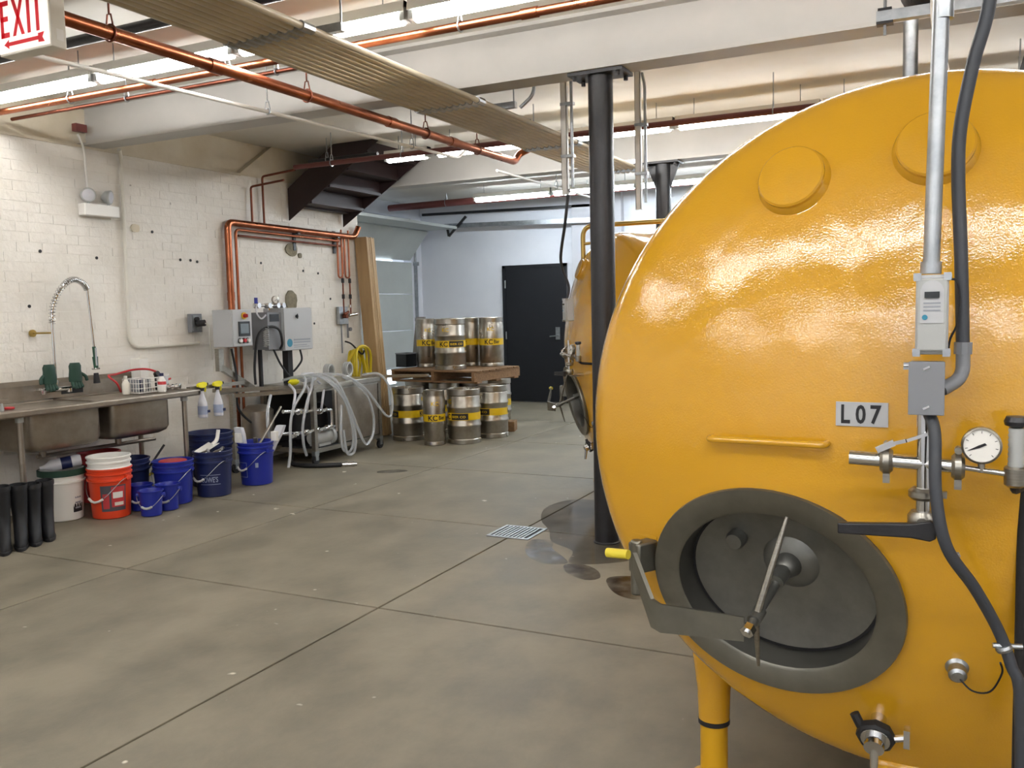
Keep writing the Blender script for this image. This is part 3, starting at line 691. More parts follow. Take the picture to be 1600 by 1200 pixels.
t = thing('insulated_pipe', 'black insulated pipe end with grey core above the large tank', 'pipe', (-.09, 3.78, 2.575))
obj('insulation', MB().lathe([(.078, 0), (.108, 0), (.108, .19), (.078, .19), (.078, 0)], (0, 0, .108), (0, 1, 0), n=32, cap=False), 'foam', t)
obj('pipe', MB().cyl((0, -.004, .108), (0, .1, .108), .078, n=28), 'galv', t)
t = thing('insulated_pipe', 'long black insulated pipe running back at the right edge above the large tank', 'pipe', (.43, 3.86, 2.57))
obj('insulation', MB().lathe([(.075, 0), (.105, 0), (.105, 4.4), (.075, 4.4), (.075, 0)], (0, 0, .106), (0, 1, 0), n=32, cap=False), 'foam', t)
obj('pipe', MB().cyl((0, -.005, .106), (0, 4.41, .106), .074, n=24), 'galv', t)
t = tag(obj('drop_pipe', MB().cyl((-.19, 4.92, 1.9), (-.19, 4.92, 2.835), .035, n=20), 'galv'), 'grey vertical pipe behind the top of the large tank', 'pipe')
run('cream_conduit', 'cream conduit running down beside the thick steel conduit', [(.0, 2.72, 3.17), (-.045, 2.62, 2.2), (-.02, 2.58, 2.03)], .013, 'offwhite', cat='conduit')
run('bent_conduit', 'short bent grey conduit left of the nearer black post', [(-2.42, 5.3, 3.16), (-2.42, 5.3, 2.83), (-2.52, 5.3, 2.76)], .012, 'galv', cat='conduit')

# steel staircase going up through the ceiling
t = thing('steel_staircase', 'dark maroon steel staircase rising to the ceiling from the brick wall', 'stairs', (WX, 7.4, 2.44))
sl = .30
for y in (0, .93):
    pl_ = [(-.0, 0), (.0, .33), (1.0, .33+.68), (1.27, .725), (1.22, .725)] if False else [(0.01, .0), (.01, .33), (.62, CZ-2.44-.002), (1.20, CZ-2.44-.002)]
    obj('stringer', MB().prism([(x, z) for x, z in pl_], 'y', y-.006, y+.006).add([], []), 'stair', t)
for i in range(4):
    x0 = .04+.24*i; z0_ = .16+.15*i
    obj('tread', MB().span((x0, .01, z0_), (x0+.27, .92, z0_+.03)), 'stair', t)
    obj('riser', MB().span((x0+.24, .01, z0_+.03), (x0+.25, .92, z0_+.15)), 'stair', t)
obj('landing_pan', MB().span((.02, .02, .14), (.12, .91, .17)), 'stair', t)

# ---------------------------------------------------------------- on the brick wall
t = thing('emergency_light', 'white emergency light with two lamp heads on the brick wall', 'light', (WX+.006, 5.035, 2.28))
obj('housing', MB().span((0, -.165, 0), (.085, .165, .095)), 'white', t, bev=.008)
for y, a in ((-.10, -.5), (.09, .45)):
    l = MB().cyl((.045, y, .09), (.045, y, .135), .012, n=10)
    d = Vector((.8, a, -.1)).normalized(); c = Vector((.045, y, .165))
    l.lathe([(.02, -.05), (.05, -.02), (.058, .02), (.054, .024)], c, d, n=24)
    hd = obj('lamp_head', l, 'plasticgrey', t)
    obj('lens', MB().lathe([(.054, .02), (.035, .03), (0, .034)], c, d, n=24, cap=False), 'frost', hd)
run('wall_conduit', 'thin white conduit rising from the emergency light', [(WX+.02, 4.96, 2.42), (WX+.02, 4.95, 2.82), (WX+.02, 4.90, 2.92)], .009, 'white', cat='conduit')
obj('lug', MB().box((WX+.02, 4.92, 2.97), (.05, .1, .06)), 'maroon', wl)
run('wall_conduit', 'painted conduit bending along the brick wall towards the control cabinet', [(WX+.1, 5.22, 2.84), (WX+.022, 5.30, 2.78), (WX+.022, 5.27, 1.20), (WX+.022, 6.05, 1.21)], .016, 'offwhite', cat='conduit', rad=.14)
t = thing('power_outlet', 'grey outlet box with black plug left of the control cabinet', 'outlet', (WX+.01, 6.0, 1.31))
obj('box', MB().span((0, -.065, 0), (.05, .065, .17)), 'boxgrey', t, bev=.004)
obj('plate', MB().span((.05, -.055, .015), (.055, .055, .155)), 'galv', t)
obj('plug', MB().cyl((.055, 0, .08), (.12, .03, .085), .03, n=16).cyl((.055, -.01, .12), (.075, -.01, .12), .022, n=12), 'blackmatte', t)
obj('cord', MB().tube(cr([(.11, .03, .085), (.14, .06, .05), (.12, .08, -.06), (.08, .13, -.18), (.06, .16, -.26)], 6), .006, 8), 'offwhite', t)
t = thing('copper_main', 'copper pipes running up and along the brick wall above the cabinets', 'pipe', (WX+.05, 6.46, 0))
obj('riser', MB().tube(corner([(0, .0, .02), (0, 0, 2.35), (0, 2.02, 2.33), (0, 2.10, 2.45)], .07), .033, 16), 'copper', t)
obj('riser', MB().tube(corner([(0, .10, .4), (0, .10, 2.285), (0, 1.72, 2.27)], .05), .014, 12), 'copper', t)
obj('branch', MB().tube(corner([(-.005, .14, 2.23), (-.005, 1.78, 2.215), (-.005, 1.78, 1.9)], .03), .012, 10), 'copperold', t)
for y in (1.0, 1.68): obj('bracket', MB().span((-.045, y-.02, 2.13), (-.03, y+.02, 2.38)).span((-.03, y-.02, 2.30), (.035, y+.02, 2.312)), 'black', t)
for y in (.6, 1.6): obj('coupling', MB().cyl((0, .0, y), (0, .0, y+.08), .037, n=16), 'copper', t)
for y, z in ((.34, 2.72), (.51, 2.84)):
    obj('branch', MB().tube(corner([(.0, y, 2.34), (.0, y, z), (.42, y, z+.03)], .03), .011, 10), 'copperold', t)
t = thing('copper_drops', 'thin copper drop pipes with trap bends near the end of the brick wall', 'pipe', (WX+.05, 8.15, 0))
for y in (.0, .13):
    obj('drop', MB().tube(corner([(0, y, 2.36), (0, y, 1.86), (0, y+.075, 1.86), (0, y+.075, 2.40)], .036, 8), .0105, 10), 'copper', t)
    obj('drop', MB().cyl((0, y+.075, 1.86), (0, y+.075, 1.42), .009, n=10), 'copperold', t)
    for z in (1.80, 1.62): obj('union', MB().cyl((0, y+.075, z), (0, y+.075, z+.05), .017, n=8), 'blackmatte', t)
t = thing('valve_box', 'small grey valve box with chrome tap near the leaning boards', 'valve', (WX+.01, 8.22, 1.33))
obj('box', MB().span((0, -.08, 0), (.04, .08, .20)), 'galv', t, bev=.003)
obj('valve', MB().cyl((.04, 0, .09), (.09, 0, .09), .024, n=12).cyl((.07, -.03, .11), (.07, .05, .14), .016, n=10), 'copperold', t)
obj('tap', MB().cyl((.05, .08, .10), (.07, .21, .115), .02, n=14).cyl((.05, .1, .19), (.05, .1, .22), .018, n=10), 'chrome', t)
obj('pipe', MB().cyl((.015, -.02, 0), (.015, -.02, -.33), .008, n=8).cyl((.015, .10, .10), (.015, .10, -.16), .011, n=8).cyl((.04, .10, -.06), (.06, .10, -.06), .022, n=12), 'boxgrey', t)
t = thing('yellow_hose', 'yellow hose hung in a coil before the leaning boards', 'hose', (-6.04, 8.24, .86))
for k in range(6):
    rn = random.Random(k); ry, rz = .125+.018*(k % 3), .22+.012*k
    pts = [(.02*math.sin(3*a+k)+.024*(k-2.5), ry*math.cos(a)+.008*(k-2.5), rz*math.sin(a)-.06-(.05 if a > PI else 0)) for a in [2*PI*i/28 for i in range(28)]]
    obj('loop', MB().tube(pts, .0145, 8, closed=True), 'hoseyellow', t)
obj('hook', MB().tube(cr([(-.19, .03, .27), (-.08, .0, .24), (.06, -.01, .13), (.10, -.01, .17)], 5), .010, 8), 'blackmatte', t)
t = thing('board_stack', 'stack of tall tan wooden boards leaning on the end of the brick wall', 'board', (-6.0, 8.53, 0))
for k in range(6):
    dx, dz = random.uniform(-.006, .006), random.uniform(-.01, .01)
    obj('board', MB().rings([[(x+dx, y+.027*k, z+dz) for x, y in ((xx-.085, 0), (xx+.085, 0), (xx+.085, .023), (xx-.085, .023))] for xx, z in ((0.0, 0.012), (-.157, 2.33))]), 'board', t, bev=.002)

# ---------------------------------------------------------------- sink and what stands on it
SX, SZ = -5.46, .865
t = thing('compartment_sink', 'long stainless steel sink bench with basins against the brick wall', 'sink', (WX+.02, 4.1, 0))
x1 = SX-(WX+.02); ya, yb = -1.9, 1.2
bs = [(-.24, .33), (.42, .97)]
top = MB()
edges = [ya]+[v for b in bs for v in b]+[yb]
for i in range(0, len(edges), 2): top.span((.05, edges[i], SZ-.03), (x1-.03, edges[i+1], SZ-.012))
top.span((.05, ya, SZ-.03), (.14, yb, SZ-.012)).span((x1-.10, ya, SZ-.03), (x1-.03, yb, SZ-.012))
obj('drainboard', top, 'sinksteel', t)
obj('rim', MB().span((x1-.04, ya, SZ-.05), (x1, yb, SZ)).span((.04, yb-.04, SZ-.05), (x1, yb, SZ)), 'sinksteel', t, bev=.012)
obj('backsplash', MB().prism([(.0, SZ-.03), (.05, SZ-.03), (.05, .965), (.015, 1.0), (0, 1.0)], 'y', ya, yb), 'sinksteel', t)
for a, b in bs:
    def rr(g, z, rad):
        xa, xb, yc, yd = .13+g, x1-.10-g, a+g, b-g
        return [(cx_+rad*math.cos(R(q_)), cy_+rad*math.sin(R(q_)), z) for cx_, cy_, a0 in ((xb-rad, yd-rad, 0), (xa+rad, yd-rad, 90), (xa+rad, yc+rad, 180), (xb-rad, yc+rad, 270)) for q_ in (a0, a0+22.5, a0+45, a0+67.5, a0+90)]
    ba = MB().rings([rr(0, SZ-.02, .05), rr(0, .60, .05), rr(.012, .565, .06), rr(.04, .545, .08), rr(.10, .54, .1)], cap=False).rings([rr(.004, SZ-.02, .05), rr(.004, .61, .05), rr(.05, .555, .08), rr(.11, .55, .1)])
    obj('basin', ba, 'sinksteel', t, sharp=60)
for y in (ya+.1, -.32, yb-.1):
    for x in (x1-.09, .16):
        lg = obj('leg', MB().cyl((x, y, 0), (x, y, SZ-.03), .02, n=16), 'sinksteel', t)
        obj('collar', MB().cyl((x, y, SZ-.09), (x, y, SZ-.03), .027, n=16), 'plasticgrey', lg)
dp = MB()
for a, b in bs: dp.cyl((.38, (a+b)/2, .55), (.38, (a+b)/2, .47), .025, n=10)
dp.cyl((.38, .0, .475), (.38, 1.05, .46), .016, n=10)
obj('drain_line', dp, 'sinksteel', t)
obj('label_plate', MB().span((.05, .47, .875), (.054, .66, .93)), 'printblack', t)
obj('ledge_bar', MB().span((.055, -.25, .872), (.085, .02, .888)), 'sinksteel', t)
t = thing('sink_rail', 'steel bar reaching from the sink end to the keg washer cart', 'rail', (-5.60, 5.31, .862))
obj('bar', MB().bar((0, 0, 0), (-.0, .62, 0), .03, .03), 'steel', t)
obj('bracket', MB().span((-.02, -.012, -.03), (.02, .0, .015)), 'steel', t)

t = thing('prerinse_faucet', 'tall spring neck rinse faucet on the sink backsplash', 'faucet', (-6.10, 4.47, SZ))
obj('body', MB().cyl((0, -.11, .06), (0, .11, .06), .018, n=14).cyl((0, 0, .05), (0, 0, .13), .02, n=14).cyl((0, -.1, .06), (-.09, -.1, .06), .014, n=10).cyl((0, .1, .06), (-.09, .1, .06), .014, n=10).cyl((0, -.11, .03), (0, -.11, .06), .02, n=10).cyl((0, .11, .03), (0, .11, .06), .02, n=10), 'chrome', t)
obj('riser', MB().cyl((0, 0, .12), (0, 0, .58), .011, n=12), 'chrome', t)
obj('wall_bracket', MB().cyl((0, .0, .49), (-.13, -.07, .49), .007, n=8).cyl((-.14, -.07, .49), (-.125, -.07, .49), .028, n=16), 'brass', t)
pa = cr([(0, 0, .56), (.005, .01, .68), (.02, .06, .80), (.03, .13, .875), (.03, .20, .895), (.03, .27, .865), (.03, .30, .82)], 10)
obj('hose', MB().tube(pa, .009, 10).tube(cr([(.03, .30, .83), (.03, .315, .6), (.03, .33, .36)], 6), .0085, 10), 'chrome', t)
coil = []; tt = 0
for i in range(len(pa)-1):
    a, b = pa[i], pa[i+1]; d = (b-a).normalized(); u = Vector((1, 0, 0)); v = d.cross(u).normalized(); u = v.cross(d)
    for k in range(6):
        coil.append(a+(b-a)*k/6 + .022*(math.cos(tt)*u+math.sin(tt)*v)); tt += 2*PI/11
obj('spring', MB().tube(coil, .0042, 5), 'chrome', t)
sp = obj('spray_head', MB().cyl((.03, .33, .37), (.03, .335, .29), .014, n=12).cyl((.03, .335, .29), (.035, .335, .20), .022, .017, n=14), 'greenhandle', t)
obj('squeeze_lever', MB().bar((.055, .325, .36), (.065, .318, .22), .012, .006, (1, 0, 0)).torus((.03, .335, .195), .026, .007, n=18, k=6), 'chrome', sp)
obj('nozzle', MB().cyl((.03, .335, .16), (.03, .338, .08), .018, .026, n=14), 'blackmatte', sp)
def lump(name, dims, loc, m, label, cat, seed, group=None):
    rn = random.Random(seed); n = 18; rings = []
    for i in range(9):
        f_ = i/8; k = math.sin(PI*min(max(f_, .06), .94))**.35
        rings.append([(dims[0]/2*k*(1+.2*rn.uniform(-1, 1))*math.cos(2*PI*j/n), dims[1]/2*k*(1+.14*rn.uniform(-1, 1))*math.sin(2*PI*j/n), dims[2]*f_) for j in range(n)])
    o = obj(name, MB().rings(rings), m, None, loc, sharp=80)
    s = o.modifiers.new('soft', 'SUBSURF'); s.levels = s.render_levels = 1
    return tag(o, label, cat, group)
def glove(y, s, lab):
    t = thing('rubber_glove', lab, 'glove', (-6.045, y, .955))
    pr = [(.055, 0), (.058, .03), (.05, .09), (.052, .12), (.04, .145)]
    obj('cuff', MB().lathe([(r, h+.02) for r, h in pr], (0, 0, 0), sy=.5, sx=1, n=20, xdir=(0, 1, 0)), 'green', t)
    for i, (dy, L_) in enumerate(((-.036, .06), (-.012, .078), (.012, .075), (.036, .058))):
        obj('finger', MB().tube(cr([(0, dy*.8, .04), (.012, dy, .0), (.03, dy*1.05, -L_*.45)], 4), [.013]*8+[.009], 8), 'green', t)
    obj('thumb', MB().tube(cr([(0, s*.05, .08), (.012, s*.08, .055), (.02, s*.085, .02)], 4), [.013]*8+[.009], 8), 'green', t)
glove(4.38, -1, 'dark green rubber glove draped over the left side of the faucet')
glove(4.60, 1, 'dark green rubber glove draped over the right side of the faucet')
tag(obj('soap_bottle', MB().lathe([(.026, 0), (.03, .01), (.03, .085), (.018, .105), (.012, .12), (.014, .125), (.014, .145), (0, .148)], n=20), 'offwhite', None, (-5.83, 4.88, SZ-.012)), 'small white bottle on the sink left of the wire basket', 'bottle')
t = thing('wire_basket', 'white wire basket of papers and tools on the sink bench', 'basket', (-5.83, 5.03, SZ-.012))
W_ = MB(); bx, by, bh = .09, .105, .115
for z in (.004, .04, .08, bh): W_.tube([(-bx, -by, z), (bx, -by, z), (bx, by, z), (-bx, by, z)], .0025, 6, closed=True)
for i in range(9):
    yy = -by+2*by*i/8
    W_.cyl((bx, yy, .004), (bx, yy, bh), .0018, n=5).cyl((-bx, yy, .004), (-bx, yy, bh), .0018, n=5).cyl((-bx, yy, .004), (bx, yy, .004), .0018, n=5)
for i in range(1, 6):
    xx = -bx+2*bx*i/6
    W_.cyl((xx, -by, .004), (xx, -by, bh), .0018, n=5).cyl((xx, by, .004), (xx, by, bh), .0018, n=5)
obj('wire_frame', W_, 'white', t)
for i in range(5): tag(obj('booklet', MB().box((0, 0, .055), (.13, .006+.004*(i % 3), .10)), ('printgrey', 'bluedark', 'white', 'boxgrey', 'printgrey')[i], None, (-5.83, 4.955+.026*i, SZ-.004), bev=.001), ('grey booklet at the left end of the wire basket', 'navy booklet, second from the left in the wire basket', 'white booklet in the middle of the wire basket', 'dark grey booklet, fourth from the left in the wire basket', 'pale grey booklet at the right end of the wire basket')[i], 'booklet', 'booklets in the wire basket')
t = thing('cleaner_bottle', 'white bottle with red label leaning at the wire basket', 'bottle', (-5.70, 5.12, SZ-.012))
obj('body', MB().lathe([(.035, 0), (.04, .01), (.038, .09), (.02, .12), (.014, .13)], n=20, sy=.7), 'white', t)
obj('cap', MB().cyl((0, 0, .128), (0, 0, .152), .017, n=14), 'bluedark', t)
obj('label_print', MB().lathe([(.0395, .06), (.0388, .085)], n=20, sy=.7, cap=False), 'labelred', t)
tag(obj('red_tubing', MB().tube(cr([(-5.95, 4.93, .865), (-5.92, 4.87, .94), (-5.96, 4.83, 1.0), (-6.02, 4.95, 1.005), (-6.0, 5.10, 1.03), (-5.95, 5.22, 1.025), (-5.9, 5.29, .98), (-5.88, 5.31, .93), (-5.86, 5.36, .94)], 7), .0085, 8), 'red'), 'looped dark red tubing arching over the wire basket', 'tube')
t = thing('paper_carton', 'plain white carton standing behind the sink end', 'carton', (-6.10, 5.255, SZ-.012))
obj('body', MB().box((0, 0, .13), (.11, .085, .26)), 'white', t, bev=.003)
obj('lid_flap', MB().box((.02, 0, .262), (.07, .08, .003)), 'offwhite', t)
t = thing('clear_jar', 'clear plastic tub on the right end of the sink', 'jar', (-5.84, 5.25, SZ))
obj('tub', MB().lathe([(.04, 0), (.045, .005), (.05, .11), (.052, .115), (.049, .113), (.044, .008), (0, .006)], n=24, cap=False), 'frost', t)
obj('lid', MB().lathe([(.053, .108), (.054, .112), (.054, .12), (0, .121)], n=24), 'white', t)
t = thing('pipe_fittings', 'small heap of chrome fittings on the sink beside the clear tub', 'fitting', (-5.66, 5.22, SZ))
for i, (x, y) in enumerate(((0, 0), (-.05, .01), (-.02, -.06), (-.10, -.03))):
    obj('fitting', MB().cyl((x-.02, y, .02), (x+.025, y+.02, .024), .018, n=12).cyl((x+.025, y+.02, .024), (x+.03, y+.022, .024), .024, n=12), 'chrome', t)
tag(obj('capped_stub', MB().cyl((-5.80, 5.15, .99), (-5.77, 5.15, 1.0), .022, n=14).cyl((-5.80, 5.15, .865), (-5.80, 5.15, .99), .012, n=10), 'blackmatte'), 'black capped stub among the items on the sink', 'fitting')
tag(obj('red_clip', MB().torus((0, 0, .012), .028, .009, (0, 0, 1), 18, 8, sx=1, sy=.6), 'red', None, (-5.68, 3.80, SZ-.012)), 'small red ring lying on the left end of the sink', 'ring')
tag(obj('black_spout', MB().cyl((0, 0, 0), (0, 0, .03), .012, n=10).cyl((0, 0, .03), (0, 0, .05), .008, n=10), 'plasticgrey', None, (-5.66, 3.74, SZ-.012)), 'tiny grey nozzle beside the red ring on the sink', 'nozzle')
def spray(x, y, z, lab):
    t = thing('spray_bottle', lab, 'bottle', (x, y, z))
    obj('body', MB().lathe([(.038, 0), (.046, .008), (.046, .10), (.040, .13), (.020, .19), (.014, .215), (.014, .23)], n=24, sy=.75), 'frost', t)
    obj('liquid', MB().lathe([(.036, .004), (.043, .010), (.043, .07), (.001, .071)], n=20, sy=.74), 'printwhite', t)
    lb = obj('label_print', MB().lathe([(.0466, .03), (.0466, .10)], n=24, sy=.75, cap=False), 'printwhite', t)
    obj('label_mark', MB().box((.046, .02, .055), (.004, .03, .022)), 'bluedark', lb)
    obj('collar', MB().cyl((0, 0, .225), (0, 0, .25), .019, n=16), 'blackmatte', t)
    tr = obj('trigger_head', MB().rings([[(-.014, yy, z0), (.014, yy, z0), (.012, yy, z1), (-.012, yy, z1)] for yy, z0, z1 in ((-.045, .262, .285), (-.02, .25, .295), (.02, .25, .30), (.05, .268, .29))]).cyl((0, 0, .24), (0, 0, .262), .016, n=12), 'lime', t, bev=.003)
    obj('trigger', MB().tube([(0, .035, .265), (0, .042, .24), (0, .032, .215)], .007, 8), 'lime', tr)
    obj('nozzle', MB().cyl((0, .048, .279), (0, .066, .279), .011, n=12), 'blackmatte', tr)
spray(-5.555, 5.40, .612, 'spray bottle with yellow trigger hung nearest the sink end')
spray(-5.555, 5.575, .608, 'spray bottle with yellow trigger hung nearest the cart')
# ---------------------------------------------------------------- boots and buckets
def boot(x, y, rz, h, lab):
    t = thing('rubber_boot', lab, 'boot', (x, y, 0), rz, 'rubber boots beside the sink')
    R_ = []
    for z, cx_, rx, ry in ((.022, .055, .135, .05), (.05, .06, .13, .05), (.085, .045, .11, .05), (.12, .015, .08, .052), (.17, -.01, .062, .055), (.24, -.012, .066, .06), (.32, -.005, .074, .066), (h, 0, .078, .07)):
        R_.append([(cx_+rx*math.cos(2*PI*i/24), ry*.78*math.sin(2*PI*i/24), z) for i in range(24)])
    R_.append([(.07*math.cos(2*PI*i/24), .048*math.sin(2*PI*i/24), h) for i in range(24)])
    R_.append([(.065*math.cos(2*PI*i/24), .045*math.sin(2*PI*i/24), h-.08) for i in range(24)])
    obj('shaft', MB().rings(R_), 'boot', t, sharp=60)
    obj('sole', MB().rings([[(.055+rx*math.cos(2*PI*i/24), ry*.82*math.sin(2*PI*i/24), z) for i in range(24)] for z, rx, ry in ((0, .138, .05), (.018, .142, .054), (.024, .138, .052))]).span((-.08, -.036, 0), (-.02, .036, .012)), 'blackmatte', t)
    obj('top_band', MB().lathe([(.0795, h-.03), (.0805, h-.015), (.0795, h-.002)], (0, 0, 0), n=24, sy=.71, cap=False), 'blackmatte', t)
boot(-5.37, 3.50, -.6, .41, 'black rubber boot at the left edge of the picture')
boot(-5.37, 3.615, -.62, .40, 'black rubber boot, second from the left edge below the sink')
boot(-5.39, 3.725, -.6, .385, 'black rubber boot, third from the left edge below the sink')
boot(-5.42, 3.84, -.58, .385, 'black rubber boot nearest the white bucket with the green rim')

def bucket(x, y, lab, m, h=.37, rt=.15, rb=.13, rz=0, handle='white', ring=True, z=0, lid=None):
    t = thing('bucket', lab, 'bucket', (x, y, z), rz, 'buckets along the sink')
    pr = [(rb-.012, 0), (rb, .006), (rt-.006, h*.72)]
    if ring: pr += [(rt-.004, h*.74), (rt+.006, h*.75), (rt+.006, h*.78), (rt-.003, h*.79), (rt-.003, h*.86), (rt+.006, h*.87), (rt+.006, h*.9), (rt-.002, h*.91)]
    pr += [(rt, h*.96), (rt+.007, h*.965), (rt+.008, h*.99), (rt+.004, h), (rt-.004, h), (rt-.008, h*.95), (rb-.008, .012), (0, .010)]
    obj('shell', MB().lathe(pr, n=40, cap=False), m, t)
    if handle:
        s = rt+.012; pts = [(s*math.sin(a), -s*1.0*math.cos(a)*(.98), h*.80-(h*.44)*math.cos(a)**2 if math.cos(a) > 0 else h*.8) for a in [-PI/2+PI*i/16 for i in range(17)]]
        hd = obj('bail_handle', MB().tube(pts, .0028, 6), 'galv', t)
        obj('grip', MB().tube([p for p in pts[6:11]], .009, 8), handle, hd)
        for sx in (-1, 1): obj('ear', MB().cyl((sx*(rt-.004), 0, h*.8), (sx*(rt+.018), 0, h*.8), .018, n=12), m, t)
    if lid: obj('lid', lid, 'red', t)
    return t
t = bucket(-5.79, 4.24, 'white bucket with dark green rim holding a tilted bottle', 'white', rz=.2, handle=None)
obj('rim_ring', MB().lathe([(.151, .325), (.161, .33), (.161, .372), (.15, .374)], n=40, cap=False), 'green', t)
obj('label_print', MB().lathe([(.1375, .07), (.145, .24)], n=40, cap=False) if False else MB().rings([[(r*math.cos(a), r*math.sin(a), z_) for a in [R(-20)+R(36)*i/8 for i in range(9)]] for r, z_ in ((.1335, .06), (.1405, .24))], closed=False, cap=False), 'printblack', t)
for k in range(4): obj('print_line', MB().rings([[(r*math.cos(a), r*math.sin(a), z_) for a in [R(-14)+R(22)*i/6 for i in range(7)]] for r, z_ in ((.1352+.0016*k, .085+.038*k), (.1356+.0016*k, .097+.038*k))], closed=False, cap=False), 'printgrey', t)
t = thing('tilted_bottle', 'white bottle with blue print lying across the green rimmed bucket', 'bottle', (-5.77, 4.25, .41))
d = Vector((.5, .8, .12)).normalized()
obj('body', MB().lathe([(.012, -.16), (.014, -.13), (.04, -.09), (.044, -.07), (.044, .10), (.036, .115), (0, .115)], (0, 0, 0), d, n=20), 'frost', t)
obj('label_print', MB().lathe([(.0446, -.02), (.0446, .05)], (0, 0, 0), d, n=20, cap=False), 'bluedark', t)
t = bucket(-5.52, 4.43, 'orange bucket with a printed label and a white bucket nested inside', 'orange', rz=.15)
arc = lambda a0, a1, z0, z1, q=.0012, n=10, rb=.13, rt=.15, h=.37: MB().rings([[((rb+(rt-rb)*z_/h*1.28+q)*math.cos(R(a0+(a1-a0)*i/n)), (rb+(rt-rb)*z_/h*1.28+q)*math.sin(R(a0+(a1-a0)*i/n)), z_) for i in range(n+1)] for z_ in (z0, z1)], closed=False, cap=False)
lb = obj('label_print', arc(-75, -4, .06, .25), 'labelgrey', t)
obj('label_panel', arc(-46, -8, .09, .24, .002), 'labelred', lb); obj('label_panel', arc(-42, -14, .155, .20, .003), 'white', lb); obj('label_panel', arc(-38, -12, .10, .125, .003), 'offwhite', lb); obj('label_panel', arc(-70, -52, .08, .19, .002), 'labelred', lb)
bucket(-5.52, 4.43, 'white bucket nested in the orange bucket', 'white', h=.37, rt=.147, rb=.125, rz=.3, handle=None, z=.085)
bucket(-6.075, 4.79, 'red bucket farthest back under the sink', 'red', h=.40, rt=.155, rb=.135, handle=None)
t = bucket(-5.765, 4.805, 'large dark blue bucket with a black handled tool behind the small buckets', 'bluedark', h=.36, rt=.155, rb=.135, rz=.4, handle=None)
tag(obj('scraper', MB().bar((-5.70, 4.88, .20), (-5.60, 5.02, .44), .022, .014).bar((-5.73, 4.84, .13), (-5.70, 4.88, .21), .06, .004), 'blackmatte'), 'black tool handle sticking out of the large dark blue bucket', 'tool')
t = bucket(-5.44, 4.95, 'blue bucket with red seen inside its rim', 'blue', h=.34, rz=.3, handle='blue')
tag(obj('red_disc', MB().lathe([(.10, 0), (.108, .006), (.10, .012), (0, .014)], n=28), 'red', None, (-5.44, 4.95, .325)), 'red lid lying inside the blue bucket', 'lid')
for k, (x, y, hh, lab) in enumerate(((-5.25, 4.555, .19, 'small blue pail with wire handle, nearest the orange bucket'), (-5.285, 4.745, .20, 'small blue pail behind the nearest small pail'), (-5.475, 4.66, .20, 'small blue pail hidden farthest behind the other small pails'))):
    bucket(x, y, lab, 'blue', h=hh, rt=.085, rb=.072, rz=.5, ring=False, handle='plasticgrey')
t = bucket(-5.36, 5.29, 'dark blue bucket with white lettering and chrome fittings inside', 'bluedark', h=.37, rz=-.1)
tx = MB(); letters(tx, "LOWE'S", (0, 0, .125), (1, 0, 0), (0, 0, 1), .125, .045, .002, .01, wrap=((0, 0), .138, R(-78)), wfun=lambda z_: .13+.026*z_/.37)
obj('lettering', tx, 'printwhite', t)
fr = MB()
for z0, z1 in ((.106, .11), (.183, .187)): fr.add(*(lambda m_: (m_.v, m_.f))(arc(-84, -18, z0, z1, .002)))
obj('print_frame', fr, 'printwhite', t)
t = thing('scoop', 'white plastic scoop with curved handle in the lettered dark blue bucket', 'scoop', (-5.42, 5.31, .30))
obj('blade', MB().rings([[(x, y-.0, z+dz) for x, dz in ((-.06, .0), (0, -.02), (.06, .0), (.06, .006), (0, -.012), (-.06, .006))] for y, z in ((-.12, .05), (.0, .09), (.06, .11))]), 'white', t)
obj('handle', MB().tube(cr([(0, .04, .10), (.0, .09, .13), (0, .11, .19), (0, .115, .215)], 5), .016, 10), 'white', t)
for k, (x, y) in enumerate(((-5.38, 5.22), (-5.31, 5.30), (-5.35, 5.36))):
    tag(obj('chrome_fitting', MB().cyl((0, 0, 0), (.05, .03, .02), .026, n=14).cyl((.05, .03, .02), (.056, .033, .022), .034, n=14), 'chrome', None, (x-.02, y-.02, .335)), ('chrome pipe fitting at the front left in the lettered dark blue bucket', 'chrome pipe fitting at the right in the lettered dark blue bucket', 'chrome pipe fitting at the back in the lettered dark blue bucket')[k], 'fitting', 'fittings in the lettered bucket')
t = bucket(-5.72, 5.62, 'navy blue tub standing farthest back between sink and cart', 'bluedark', h=.46, rt=.19, rb=.16, handle=None)
t = bucket(-5.36, 5.79, 'blue bucket full of white brushes beside the keg washer cart', 'blue', h=.37, rz=-.2)
obj('print_frame', MB().add(*(lambda m_: (m_.v, m_.f))(arc(-125, -70, .20, .204, .002))).add(*(lambda m_: (m_.v, m_.f))(arc(-125, -70, .075, .079, .002))).add(*(lambda m_: (m_.v, m_.f))(arc(-71.5, -70, .075, .204, .002, 2))), 'printwhite', t)
obj('print_patch', arc(-40, -30, .16, .20, .002, 3), 'printwhite', t)
for k, (x, y, dx, dy) in enumerate(((-5.42, 5.74, -.01, -.03), (-5.29, 5.85, .06, .03))):
    t = thing('scrub_brush', ('white brush block on the left in the blue bucket by the cart', 'white brush block on the right in the blue bucket by the cart')[k], 'brush', (x, y, .2))
    obj('block', MB().rings([[(dx*f_*2+a*wd, dy*f_*2+b*.02, .30*f_) for a, b in ((-1, -1), (1, -1), (1, 1), (-1, 1))] for f_, wd in ((0, .022), (.45, .03), (.8, .045), (1, .04))]), 'frost', t, bev=.005)
    obj('bristle_pad', MB().box((dx*1.4-.0, dy*1.4-.03, .21), (.06, .03, .08)), 'white', t)
